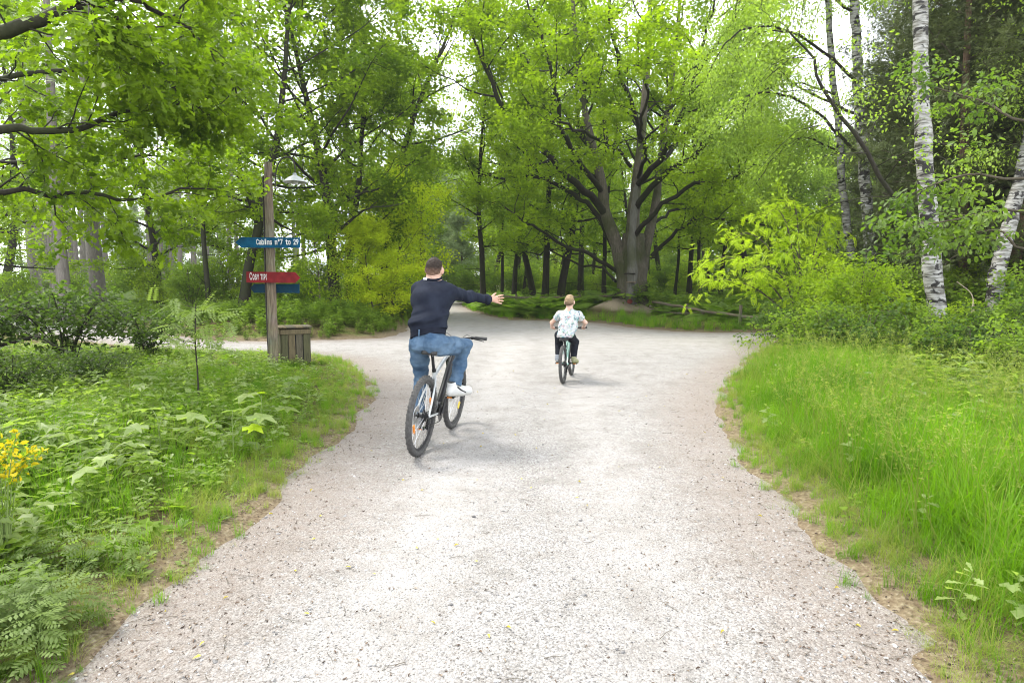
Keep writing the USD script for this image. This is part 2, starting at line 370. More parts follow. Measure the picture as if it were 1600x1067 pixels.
def axis_pts(lo, hi, fine, coarse, f0, f1, fmax=30.0):
    out = list(np.arange(f0, f1 + 1e-6, fine))
    x, st = f1, fine
    while x < hi:
        st = min(st * 1.13, fmax); x += st; out.append(x)
    x, st = f0, fine
    while x > lo:
        st = min(st * 1.13, fmax); x -= st; out.insert(0, x)
    return np.array(out)
def add_primvar(prim, name, vals):
    UsdGeom.PrimvarsAPI(prim).CreatePrimvar(name, Sdf.ValueTypeNames.FloatArray, 'vertex').Set(Vt.FloatArray.FromNumpy(np.asarray(vals, np.float32)))

gx = axis_pts(-420, 420, .16, 30, -9.0, 10.0); gy = axis_pts(-60, 520, .16, 30, .8, 34.0)
X, Y = np.meshgrid(gx, gy, indexing='ij')
S = sdist(X.ravel(), Y.ravel())
Z = ground_z(X.ravel(), Y.ravel(), S)
V = np.stack([X.ravel(), Y.ravel(), Z], 1)
i, j = np.meshgrid(np.arange(len(gx) - 1), np.arange(len(gy) - 1), indexing='ij')
nj = len(gy)
Q = np.stack([i * nj + j, (i + 1) * nj + j, (i + 1) * nj + j + 1, i * nj + j + 1], -1).reshape(-1, 4)
Q = Q[(S[Q] > -0.75).any(1) | (np.abs(V[Q, 0]).max(1) > 60)]
FLOOR = mat('forest_floor', {
    'g': ('geometry', {}), 'at': ('attribute', {'attribute': 'edge'}), 'bare': ('attribute', {'attribute': 'bare'}),
    'n': ('noise_texture', {'scale': 1.1, 'detail': 6.0, 'roughness': .65}), 'n2': ('noise_texture', {'scale': 38.0, 'detail': 3.0}), 'v': ('voronoi_texture', {'scale': 26.0}),
    'r': ('rgb_ramp', {'ramp': [(.3, (.055, .040, .026)), (.5, (.085, .075, .032)), (.66, (.08, .12, .022))]}),
    'r2': ('rgb_ramp', {'ramp': [(.3, (.55, .5, .5)), (.7, (1.35, 1.3, 1.2))]}),
    'm': ('mix', {'mix_type': 'multiply', 'fac': 1.0}),
    'sand': ('rgb_ramp', {'ramp': [(.3, (.23, .18, .138)), (.7, (.40, .325, .258))]}),
    'm2': ('mix', {'mix_type': 'mix'}), 'm3': ('mix', {'mix_type': 'mix'}),
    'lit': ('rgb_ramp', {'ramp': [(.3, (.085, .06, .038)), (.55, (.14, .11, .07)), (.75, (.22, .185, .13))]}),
    'b': ('bump', {'strength': .8, 'distance': .03}), 'p': ('principled_bsdf', {'roughness': .95, 'specular_ior_level': .1})},
    [('g.position', 'n.vector'), ('g.position', 'n2.vector'), ('g.position', 'v.vector'), ('n.fac', 'r.fac'), ('v.distance', 'r2.fac'), ('r.color', 'm.color1'), ('r2.color', 'm.color2'),
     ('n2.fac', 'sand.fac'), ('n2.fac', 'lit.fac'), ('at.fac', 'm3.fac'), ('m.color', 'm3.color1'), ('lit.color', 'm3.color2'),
     ('bare.fac', 'm2.fac'), ('m3.color', 'm2.color1'), ('sand.color', 'm2.color2'), ('m2.color', 'p.base_color'), ('n2.fac', 'b.height'), ('b.normal', 'p.normal')])
floor = usdkit.mesh(stage, numbered('/World/forest_floor'), (V, Q), FLOOR, smooth=True).GetPrim()
tag(floor, 'mossy brown forest floor under the trees on both sides of the gravel', 'ground', None, 'structure')
rr = np.hypot((X.ravel() - OAK[0]) / 1.15, Y.ravel() - OAK[1])
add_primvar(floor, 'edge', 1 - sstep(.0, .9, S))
add_primvar(floor, 'bare', np.clip(1 - sstep(1.3, 2.1, rr + 1.2 * (n2(X.ravel(), Y.ravel(), 1.2, 9) - .5)), 0, 1))

px_ = axis_pts(-62, 42, .11, 6, -5.0, 6.0, 1.5); py_ = axis_pts(-8.5, 74, .11, 6, 1.6, 19.0, 1.2)
X, Y = np.meshgrid(px_, py_, indexing='ij')
S = sdist(X.ravel(), Y.ravel())
V = np.stack([X.ravel(), Y.ravel(), path_z(X.ravel(), Y.ravel(), S)], 1)
V[:, 2] -= .10 * sstep(.30, .8, S)
i, j = np.meshgrid(np.arange(len(px_) - 1), np.arange(len(py_) - 1), indexing='ij')
nj = len(py_)
Q = np.stack([i * nj + j, (i + 1) * nj + j, (i + 1) * nj + j + 1, i * nj + j + 1], -1).reshape(-1, 4)
Q = Q[(S[Q] < .62).any(1)]
use = np.unique(Q); remap = np.full(len(V), -1); remap[use] = np.arange(len(use))
GRAVEL = mat('pale_gravel', {
    'g': ('geometry', {}), 'at': ('attribute', {'attribute': 'litter'}), 'tr': ('attribute', {'attribute': 'track'}),
    'v1': ('voronoi_texture', {'scale': 92.0, 'randomness': 1.0}), 'v2': ('voronoi_texture', {'scale': 130.0}), 'v3': ('voronoi_texture', {'scale': 240.0}),
    'n': ('noise_texture', {'scale': 1.3, 'detail': 5.0, 'roughness': .6}), 'n2': ('noise_texture', {'scale': 14.0, 'detail': 6.0, 'roughness': .7}), 'n4': ('noise_texture', {'scale': 170.0, 'detail': 3.0, 'roughness': .7}),
    'sep': ('separate_color', {}), 'st': ('rgb_ramp', {'ramp': [(0, (0.1829, 0.1757, 0.1719)), (.35, (0.2622, 0.2543, 0.2488)), (.7, (0.311, 0.3031, 0.2977)), (1, (0.3781, 0.3708, 0.3629))]}),
    'dk': ('rgb_ramp', {'ramp': [(.0, (1, 1, 1)), (.46, (1, 1, 1)), (.70, (.62, .61, .60)), (.9, (.36, .35, .34))]}),
    'mm': ('mix', {'mix_type': 'multiply', 'fac': .6}), 'sep2': ('separate_color', {}), 'chip': ('rgb_ramp', {'ramp': [(0, (.40, .39, .38)), (.06, (.48, .47, .46)), (.13, (.97, .97, .97)), (.8, (1, 1, 1)), (1, (1.12, 1.12, 1.12))]}), 'mc': ('mix', {'mix_type': 'multiply', 'fac': .9}),
    'fine': ('rgb_ramp', {'ramp': [(.28, (0.244, 0.2336, 0.2287)), (.5, (0.3232, 0.3122, 0.3049)), (.75, (0.3781, 0.3689, 0.361))]}),
    'mf': ('mix', {'mix_type': 'mix'}),
    'lr': ('rgb_ramp', {'ramp': [(.32, (0.09952, 0.07246, 0.05464)), (.5, (0.1866, 0.1489, 0.123)), (.68, (0.2861, 0.2582, 0.2288))]}),
    'ml': ('mix', {'mix_type': 'mix'}), 'big': ('rgb_ramp', {'ramp': [(.30, (.72, .70, .67)), (.5, (.95, .94, .92)), (.7, (1.06, 1.06, 1.06))]}), 'n5': ('noise_texture', {'scale': 2.6, 'detail': 7.0, 'roughness': .72, 'distortion': .4}), 'mg': ('mix', {'mix_type': 'multiply', 'fac': 1.0}),
    'la': ('math', {'math_type': 'multiply_add', 'value2': 1.5, 'value3': -0.75}), 'lb': ('math', {'math_type': 'add'}), 'lc': ('clamp', {}), 'ld': ('math', {'math_type': 'multiply', 'value2': .8}),
    'hm': ('math', {'math_type': 'multiply_add', 'value2': -1.0}), 'b': ('bump', {'strength': .75, 'distance': .012}),
    'p': ('principled_bsdf', {'roughness': .92, 'specular_ior_level': .15})},
    [('g.position', 'v1.vector'), ('g.position', 'v2.vector'), ('g.position', 'v3.vector'), ('g.position', 'n.vector'), ('g.position', 'n2.vector'), ('g.position', 'n4.vector'),
     ('v1.color', 'sep.color'), ('sep.r', 'st.fac'), ('v1.distance', 'dk.fac'), ('st.color', 'mm.color1'), ('dk.color', 'mm.color2'),
     ('n4.fac', 'fine.fac'), ('tr.fac', 'mf.fac'), ('mm.color', 'mf.color1'), ('fine.color', 'mf.color2'),
     ('n4.fac', 'lr.fac'), ('n2.fac', 'la.value1'), ('la.value', 'lb.value1'), ('at.fac', 'lb.value2'), ('lb.value', 'lc.value'), ('lc.result', 'ld.value1'), ('ld.value', 'ml.fac'),
     ('g.position', 'n5.vector'), ('n5.fac', 'big.fac'), ('mf.color', 'mg.color1'), ('big.color', 'mg.color2'), ('v2.color', 'sep2.color'), ('sep2.r', 'chip.fac'), ('mg.color', 'mc.color1'), ('chip.color', 'mc.color2'), ('mc.color', 'ml.color1'), ('lr.color', 'ml.color2'), ('ml.color', 'p.base_color'),
     ('v1.distance', 'hm.value1'), ('n4.fac', 'hm.value3'), ('hm.value', 'b.height'), ('b.normal', 'p.normal')])
road = usdkit.mesh(stage, numbered('/World/gravel_path'), (V[use], remap[Q]), GRAVEL, smooth=True).GetPrim()
tag(road, 'pale grey gravel path forking at a junction in the wood', 'path', None, 'structure')
xs, ys, ss = X.ravel()[use], Y.ravel()[use], S[use]
nz = n2(xs, ys, .9, 11, 4); ny = n2(xs * 1.0, ys * .35, 1.1, 12, 4)
lit = (1 - sstep(.05, .95, -ss)) * .56 + .24 * (1 - sstep(.3, 1.4, -ss + .9 * (ny - .5))) + .35 * sstep(.55, .75, ny) * (1 - sstep(14, 22, ys)) * .5
lit = lit + .34 * np.exp(-((ys - 24.0) / 4.0) ** 2) * sstep(3.0, -1.0, np.abs(xs - 2) - 3)
add_primvar(road, 'litter', np.clip(lit - .02 + .4 * (nz - .5), 0, 1))
# fine, pale, packed wheel tracks and coarser loose stones between them
cx = (ys - 2.0) * .05
trk = np.exp(-((xs + .62 - cx) / .42) ** 2) + .75 * np.exp(-((xs - .62 - cx) / .36) ** 2) + .8 * sstep(12, 16, ys)
add_primvar(road, 'track', np.clip(trk * (.55 + .9 * (nz - .3)), 0, 1))

rng = np.random.default_rng(77)
def _pebble(seed):
    r = np.random.default_rng(seed)
    m = trimesh.creation.icosphere(1, 1.0)
    v = np.array(m.vertices) * (1 + .22 * r.normal(size=(len(m.vertices), 1))) * np.array([1, r.uniform(.6, .9), r.uniform(.35, .6)])
    return v, np.array(m.faces)
M_STONE = mat('pale_stone', {'oi': ('object_info', {}), 'r': ('rgb_ramp', {'ramp': [(0, (0.08538, 0.08232, 0.08232)), (.2, (0.1829, 0.1769, 0.1738)), (.6, (0.2805, 0.2745, 0.2683)), (1, (0.3659, 0.3567, 0.3476))]}), 'p': ('principled_bsdf', {'roughness': .8, 'specular_ior_level': .25})},
              [('oi.random', 'r.fac'), ('r.color', 'p.base_color')])
def on_path(n, y0, y1, pw=1.0, margin=.0, seed=0):
    r = np.random.default_rng(seed)
    y = y0 + (y1 - y0) * r.random(n * 3) ** pw
    x = r.uniform(-.95, .95, n * 3) * (y * .86 + .6)
    s = sdist(x, y)
    k = np.flatnonzero((s < -margin))[:n]
    return x[k], y[k], s[k]
x, y, s = on_path(17000, 1.9, 9.5, 1.6, -.05, 1)
keep = rng.random(len(x)) < np.clip(.30 + 1.0 * np.exp(-((x - (y - 2) * .05) / .45) ** 2) * .6 + .35 * sstep(.7, 1.5, x) , 0, 1)
x, y, s = x[keep], y[keep], s[keep]
sz = np.exp(rng.normal(math.log(.0042), .40, len(x)))
instancer('gravel_stones', 'loose grey and white stones scattered over the gravel path', 'gravel', [(_pebble(k), M_STONE, False) for k in range(4)],
          np.stack([x, y, path_z(x, y, s) + sz * .15], 1), rng.uniform(0, 6.28, len(x)), sz, rng.integers(0, 4, len(x)))
# leaf litter, twigs and yellow leaves lying on the path
def _flake(seed):
    r = np.random.default_rng(seed)
    v, f = leaf_batch(np.zeros((1, 3)), [[1, 0, 0]], [[0, 0, 1]], [1.0], T_OVATE)
    v[:, 2] += .12 * r.normal(size=len(v)); v[:, 1] *= r.uniform(.3, 1.0)
    return v - np.array([.5, 0, -.05]), f
M_LITTER = mat('dead_leaf', {'oi': ('object_info', {}), 'r': ('rgb_ramp', {'ramp': [(0, (0.03881, 0.02495, 0.01663)), (.5, (0.1053, 0.0693, 0.04712)), (.85, (0.183, 0.1386, 0.09979)), (1, (0.2328, 0.1996, 0.1552))]}), 'p': ('principled_bsdf', {'roughness': .8})},
               [('oi.random', 'r.fac'), ('r.color', 'p.base_color')])
x, y, s = on_path(40000, 1.9, 14.0, 1.5, -.45, 2)
keep = rng.random(len(x)) < np.clip(.03 + .42 * np.exp(-np.maximum(-s, 0) / .38) * (.4 + 1.2 * n2(x, y, 1.3, 21)), 0, 1)
x, y, s = x[keep], y[keep], s[keep]
sz = rng.uniform(.006, .026, len(x))
zz = np.maximum(path_z(x, y, s), ground_z(x, y, s))
instancer('leaf_litter', 'brown dead leaf scraps strewn along the edges of the gravel path', 'leaf litter', [(_flake(k), M_LITTER, False) for k in range(4)],
          np.stack([x, y, zz + .004], 1), rng.uniform(0, 6.28, len(x)), sz, rng.integers(0, 4, len(x)), rng.normal(0, .25, len(x)))
def _twig(seed):
    r = np.random.default_rng(seed)
    return tube(np.stack([np.linspace(-.5, .5, 5), r.normal(0, .05, 5), .03 + r.normal(0, .01, 5)], 1), np.linspace(.017, .008, 5), 4)
x, y, s = on_path(1100, 1.9, 11.0, 1.4, -.2, 3)
keep = rng.random(len(x)) < np.clip(.10 + .8 * np.exp(np.minimum(s, 0) / .5), 0, 1)
x, y, s = x[keep], y[keep], s[keep]
instancer('fallen_twigs', 'thin dark twigs lying on the gravel path', 'twigs', [(_twig(k), B_TWIG, False) for k in range(3)],
          np.stack([x, y, np.maximum(path_z(x, y, s), ground_z(x, y, s)) + .003], 1), rng.uniform(0, 6.28, len(x)), rng.uniform(.03, .11, len(x)), rng.integers(0, 3, len(x)))
M_YLEAF = plain('fallen_yellow_leaf', (.62, .50, .05), .6)
x, y, s = on_path(70, 2.3, 11.0, 1.3, -.1, 4)
instancer('fallen_yellow_leaves', 'small yellow leaves scattered singly on the gravel', 'fallen leaves', [(_flake(k), M_YLEAF, False) for k in range(3)],
          np.stack([x, y, np.maximum(path_z(x, y, s), ground_z(x, y, s)) + .008], 1), rng.uniform(0, 6.28, len(x)), rng.uniform(.022, .04, len(x)), rng.integers(0, 3, len(x)), rng.normal(0, .2, len(x)))

# ------------------------------------------------------------------ trees
def wander(r, p, d, L, n, jit, trop=(0, 0, 0)):
    pts = [np.asarray(p, float)]; d = unit(d); st = L / n; trop = np.asarray(trop, float)
    for _ in range(n):
        d = unit(d + r.normal(0, jit, 3) + trop)
        pts.append(pts[-1] + d * st)
    return np.array(pts)
def along(pts, t):
    s = t * (len(pts) - 1); i = min(int(s), len(pts) - 2)
    return pts[i] + (pts[i + 1] - pts[i]) * (s - i), unit(pts[i + 1] - pts[i])
class Twigs:
    def __init__(self): self.p, self.d, self.l = [], [], []
    def add(self, p, d, l): self.p.append(p); self.d.append(d); self.l.append(l)
    def leaves(self, r, n, size, tmpl, spread, droop=.15, flat=.55, keep=None):
        p, d, l = np.array(self.p), unit(np.array(self.d)), np.array(self.l)
        if keep is not None:
            k = keep(p); p, d, l = p[k], d[k], l[k]
        p, d, l = np.repeat(p, n, 0), np.repeat(d, n, 0), np.repeat(l, n)
        m = len(p)
        c = p + d * (l * r.uniform(.0, 1.1, m))[:, None] + r.normal(0, 1, (m, 3)) * (spread * np.array([1, 1, .6]))
        ld = d * .5 + r.normal(0, .75, (m, 3)) * np.array([1, 1, .6]) - np.array([0, 0, droop])
        nm = np.array([0, 0, 1.0]) + r.normal(0, flat, (m, 3))
        return leaf_batch(c, ld, nm, size * r.uniform(.65, 1.2, m), tmpl)
def side_shoots(r, limb, L, n, wood, tw, t0=.25, sub_len=.42, twig_len=.5, twigs=4, rad=.03, up=.12, sides=4, flat=.55, spread_ang=1.0, depth=2):
    """branches of a limb, their twigs, and where leaves go"""
    for k in range(n):
        t = t0 + (1 - t0) * (k + r.uniform(.1, .9)) / n
        p, d = along(limb, t)
        o = r.normal(0, 1, 3) * np.array([1, 1, flat]); o = unit(o - d * (o @ d))
        bd = unit(d * r.uniform(.35, .9) + o * spread_ang)
        bl = L * sub_len * (1.15 - .6 * t) * r.uniform(.65, 1.25)
        b = wander(r, p, bd, bl, 5, .20, (0, 0, up))
        wood.append(tube(b, np.linspace(rad * (1.2 - .6 * t), rad * .22, 6), sides, False))
        for q in range(twigs):
            tt = .3 + .7 * (q + r.uniform(0, 1)) / twigs
            tp, td = along(b, min(tt, 1))
            to = r.normal(0, 1, 3) * np.array([1, 1, flat])
            tdv = unit(td * .7 + unit(to))
            tl = twig_len * r.uniform(.6, 1.3)
            if depth > 1:
                w = wander(r, tp, tdv, tl, 3, .2, (0, 0, up * .5))
                wood.append(tube(w, np.linspace(rad * .25, rad * .08, 4), 3, False))
                tw.add(w[1], w[-1] - w[1], np.linalg.norm(w[-1] - w[1]))
            else:
                tw.add(tp, tdv, tl)
        tw.add(b[-2], b[-1] - b[-2], np.linalg.norm(b[-1] - b[-2]) * 1.2)
    tw.add(limb[-2], limb[-1] - limb[-2], np.linalg.norm(limb[-1] - limb[-2]))
def grown_tree(seed, H, r0, crown=.3, spread=3.0, limbs=18, subs=5, twigs=4, leafn=12, leaf=.12, tmpl=T_DIAMOND, tjit=.05, shape='round', elev=(.1, 1.0),
               lspread=.16, droop=.15, lup=.05, twig_len=.5, lean=(0, 0), dead=0, sides=8, limb_r=.35, up=.10):
    r = np.random.default_rng(seed)
    trunk = wander(r, (0, 0, -.25), (lean[0], lean[1], 1), H * .95, 12, tjit, (0, 0, .06))
    tr = r0 * (1.0 - .88 * np.linspace(0, 1, 13) ** 1.1); tr[0] = r0 * 1.4; tr[1] = r0 * 1.0
    tv = tube(smooth_path(trunk, 30), np.interp(np.linspace(0, 1, 30), np.linspace(0, 1, 13), tr), sides)
    wood, tw = [], Twigs()
    for k in range(limbs):
        f = (k + r.uniform(0, .8)) / limbs
        t = crown + (1 - crown) * f
        p, d = along(trunk, min(t, .995))
        az = k * 2.4 + r.uniform(-.5, .5); el = elev[0] + (elev[1] - elev[0]) * f + r.normal(0, .15)
        prof = {'round': math.sin(math.pi * min(1, .18 + .80 * f)) ** .7, 'cone': 1.05 - f, 'top': .45 + .55 * math.sin(math.pi * f), 'column': .75 + .3 * math.sin(math.pi * f) - .35 * f}[shape]
        L = spread * prof * r.uniform(.75, 1.2) + .25
        ld = (math.cos(az) * math.cos(el), math.sin(az) * math.cos(el), math.sin(el))
        lb = wander(r, p, ld, L, 7, .13, (0, 0, lup))
        rr_ = max(.012, np.interp(t, np.linspace(0, 1, 13), tr) * limb_r)
        wood.append(tube(lb, np.linspace(rr_ * 1.2, rr_ * .2, 8), 5, False))
        side_shoots(r, lb, L, max(2, int(subs * (.5 + .5 * prof))), wood, tw, .2, .45, twig_len, twigs, rr_ * .42, up, 3, depth=1)
    tw.add(trunk[-2], trunk[-1] - trunk[-2], .5)
    crown_m = tw.leaves(r, leafn, leaf, tmpl, lspread, droop)
    for k in range(dead):              # bare dead stubs on the lower trunk
        p, d = along(trunk, r.uniform(.04, max(crown, .1))); az = r.uniform(0, 6.28)
        wood.append(tube(wander(r, p, (math.cos(az), math.sin(az), r.uniform(-.1, .4)), r.uniform(.5, 1.6), 4, .15), np.linspace(.02, .006, 5), 3, False))
    return tv, join(wood), crown_m
def tree_thing(name, label, cat, built, mats, loc=(0, 0, 0), rotz=0, scale=None, group=None):
    t = thing(name, label, cat, loc, rotz, scale, group)
    part(t, 'trunk', built[0], mats[0], True)
    part(t, 'branches', built[1], mats[1], True)
    part(t, 'crown', built[2], mats[2], False)
    return t
def gz(x, y):
    return float(ground_z(np.array([x]), np.array([y]))[0])
def at_ground(px, d, sink=.05):
    x = (px - 800) / FPX * d * math.cos(PITCH) * (1 + math.tan(PITCH) * EYE / d)
    return np.array([x, d, gz(x, d) - sink])
def spots(protos, items, label, group):
    """items: (pixel column, distance, turn, scale, which prototype)"""
    done = [False] * len(protos)
    for px, d, a, s, k in items:
        loc = at_ground(px, d)
        if not done[k]:
            place(protos[k], loc, a, s); done[k] = True
            tag(protos[k], label, None, group)
        else:
            dup(protos[k], loc, a, s, label, group)

rs = np.random.default_rng(2024)
# ---- the big oak at the fork: stems and limbs follow the photograph
def bigoak():
    r = np.random.default_rng(11)
    D = OAK[1]
    base = np.array([OAK[0], OAK[1], .35])
    t = thing('oak_tree', 'big old oak with mossy stems and spreading limbs on a bare earth mound', 'tree', base)
    Q = lambda px, py, dd=0.0: P(px, py, D + dd) - base
    stems = [([(982, 508, -.05), (978, 470, 0), (973, 425, .1), (962, 378, .2), (945, 330, .3), (941, 290, .2), (929, 240, 0), (915, 180, -.3), (905, 110, -.6), (898, 40, -.8), (890, -60, -1)], .44, .08),
             ([(1002, 508, .15), (1001, 470, .2), (1003, 425, .3), (1012, 375, .5), (1025, 315, .8), (1031, 260, .8), (1040, 190, .9), (1052, 110, 1.2), (1060, 30, 1.4), (1066, -60, 1.6)], .35, .07),
             ([(990, 506, -.35), (989, 470, -.3), (988, 430, -.3), (988, 385, -.25), (990, 335, -.2), (993, 300, -.2), (1000, 240, -.2), (1006, 170, -.1), (1012, 90, 0), (1016, 10, .2), (1018, -90, .2)], .50, .08)]
    spts = []
    for pts, r0, r1 in stems:
        p = smooth_path([Q(*q) for q in pts], 36)
        rad = np.linspace(1, 0, 36) ** 1.25 * (r0 - r1) + r1
        rad[:5] *= np.linspace(1.55, 1.04, 5)
        rad *= 1 + .05 * np.sin(np.arange(36) * 1.7)
        part(t, 'trunk', tube(p, rad, 12), B_OAK, True)
        spts.append((p, rad))
    butt = smooth_path([Q(991, 508, .1), Q(990, 470, .1), Q(989, 430, .1), Q(989, 395, .1), Q(990, 365, .1)], 20)
    part(t, 'trunk', tube(butt, np.concatenate([np.linspace(1.02, .74, 5), np.linspace(.72, .52, 15)]) * (1 + .04 * np.sin(np.arange(20) * 1.9)), 16), B_OAK, True)
    limbs = [  # points, radius
        ([(946, 335, .3), (925, 308, -.5), (900, 288, -1.4), (862, 247, -2.6), (822, 212, -3.6), (790, 172, -4.6), (768, 128, -5.4), (752, 92, -6)], .24),
        ([(941, 300, .2), (905, 250, -1.6), (880, 205, -3.2), (872, 150, -4.6), (858, 95, -5.6), (840, 40, -6.4)], .17),
        ([(958, 385, .3), (930, 332, 1.4), (900, 304, 2.2), (845, 277, 3.2), (785, 281, 4.2), (742, 262, 5)], .19),
        ([(965, 425, .2), (930, 402, -1.0), (884, 383, -2.0), (845, 362, -3.0), (815, 344, -3.6)], .13),
        ([(962, 440, .3), (940, 418, 1.5), (900, 412, 2.6), (862, 392, 3.6), (838, 397, 4.2)], .10),
        ([(936, 265, .1), (948, 200, 1.5), (938, 130, 2.4), (918, 50, 3.2), (905, -30, 3.8)], .17),
        ([(930, 245, 0), (895, 190, 1.6), (850, 140, 2.6), (815, 80, 3.4), (790, 20, 4)], .15),
        ([(991, 330, -.2), (1012, 296, -1.2), (1042, 268, -2.2), (1082, 240, -3.2), (1112, 208, -4.0), (1142, 188, -4.8), (1170, 150, -5.4)], .20),
        ([(990, 372, -.25), (1010, 345, -1.4), (1050, 312, -2.4), (1092, 288, -3.2), (1128, 284, -4.0), (1165, 268, -4.6)], .16),
        ([(1018, 400, .5), (1040, 378, .2), (1066, 358, -.4), (1110, 342, -.8), (1160, 346, -1.4), (1195, 352, -2)], .13),
        ([(995, 290, -.2), (1022, 262, -2.0), (1048, 222, -3.4), (1066, 172, -4.6), (1090, 120, -5.4), (1128, 62, -6.2), (1150, 10, -6.8)], .19),
        ([(1030, 262, .8), (1062, 215, 2.2), (1098, 170, 3.4), (1140, 118, 4.4), (1165, 70, 5)], .16),
        ([(1002, 225, -.2), (990, 170, -1.8), (968, 110, -3.2), (955, 40, -4.4), (950, -40, -5)], .15),
        ([(1042, 180, .9), (1075, 120, .4), (1105, 50, -.4), (1120, -30, -1)], .13),
        ([(1020, 350, .7), (1050, 330, 2.2), (1090, 322, 3.6), (1130, 305, 4.8)], .11),
        ([(985, 260, -.3), (960, 230, -2.6), (928, 214, -4.6), (890, 196, -6.0), (850, 186, -7.0)], .12),
        ([(996, 280, -.2), (1010, 240, -3.0), (1000, 205, -5.0), (1010, 160, -6.6), (1005, 120, -7.6)], .12)]
    wood, tw = [], Twigs()
    for pts, r0 in limbs:
        p = smooth_path([Q(*q) for q in pts], 15)
        p[2:-1] += r.normal(0, .06, (12, 3))
        p = np.vstack([p, wander(r, p[-1], p[-1] - p[-2], 1.6, 4, .18, (0, 0, .08))[1:]])
        n = len(p)
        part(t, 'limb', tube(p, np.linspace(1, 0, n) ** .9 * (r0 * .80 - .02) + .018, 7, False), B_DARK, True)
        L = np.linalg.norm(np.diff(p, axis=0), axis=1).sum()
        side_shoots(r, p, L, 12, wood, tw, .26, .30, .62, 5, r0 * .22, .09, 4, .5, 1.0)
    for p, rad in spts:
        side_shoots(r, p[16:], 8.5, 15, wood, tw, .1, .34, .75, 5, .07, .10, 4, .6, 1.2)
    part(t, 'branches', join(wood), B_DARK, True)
    hi = tw.leaves(r, 60, .175, T_DIAMOND, .22, .12, .5, keep=lambda p: (p[:, 2] > 3.3 + .4 * np.sin(p[:, 0] * 1.7) + .35 * np.sin(p[:, 1] * 2.3)) & ((np.hypot(p[:, 0], p[:, 1]) > 2.5 + .8 * np.sin(p[:, 2] * 1.9)) | (p[:, 2] > 9.5) | (p[:, 1] > 1.2)))
    part(t, 'crown', hi, M_OAK)
    # the pale barkless wood on the near side of the middle stem, a bracket fungus, a board and a red mark
    pale = smooth_path([Q(987, 500, -.72), Q(986, 470, -.70), Q(988, 430, -.62), Q(987, 385, -.54), Q(990, 335, -.44), Q(993, 300, -.36), Q(998, 262, -.24)], 20)
    part(t, 'bare_wood', tube(pale, np.linspace(.30, .10, 20) * (1 + .10 * np.sin(np.arange(20) * 2.1) + .06 * np.sin(np.arange(20) * .9 + 1)), 10), B_OAKPALE, True, 'pale barkless wood on the near side of the middle stem')
    c = Q(986, 441, -1.0)
    part(t, 'nailed_board', box((.42, .22, .05), c, rot([0, 0, 1], .1), .012), plain('old_board', (.22, .16, .11), .8), False, 'small weathered board sticking out of the trunk')
    c = Q(985, 428, -.95)
    part(t, 'bark_ridge', tube([c + [-.26, .1, 0], c + [-.1, -.03, .02], c + [.1, -.03, .0], c + [.22, .1, .01]], .035, 6), B_DARK, True, 'dark cracked ridge across the bare wood')
    m = trimesh.creation.icosphere(2, 1.0); v = np.array(m.vertices) * [.13, .06, .11]
    part(t, 'red_patch', (v + Q(984, 471, -1.02), np.array(m.faces)), plain('red_paint_mark', (.30, .05, .04), .8), True, 'small red painted mark low on the trunk')
    rootm = []
    for a in (-2.7, -2.1, -1.45, -.8, -.2, .5, 3.0):
        p = smooth_path([np.array([math.cos(a) * .35, math.sin(a) * .3, .55]), np.array([math.cos(a) * .75, math.sin(a) * .65, .17]), np.array([math.cos(a + .1) * 1.35, math.sin(a + .1) * 1.2, -.10]), np.array([math.cos(a + .2) * 2.0, math.sin(a + .2) * 1.8, -.45])], 10)
        part(t, 'root', tube(p, np.linspace(.24, .05, 10), 7), B_OAK, True)
bigoak()

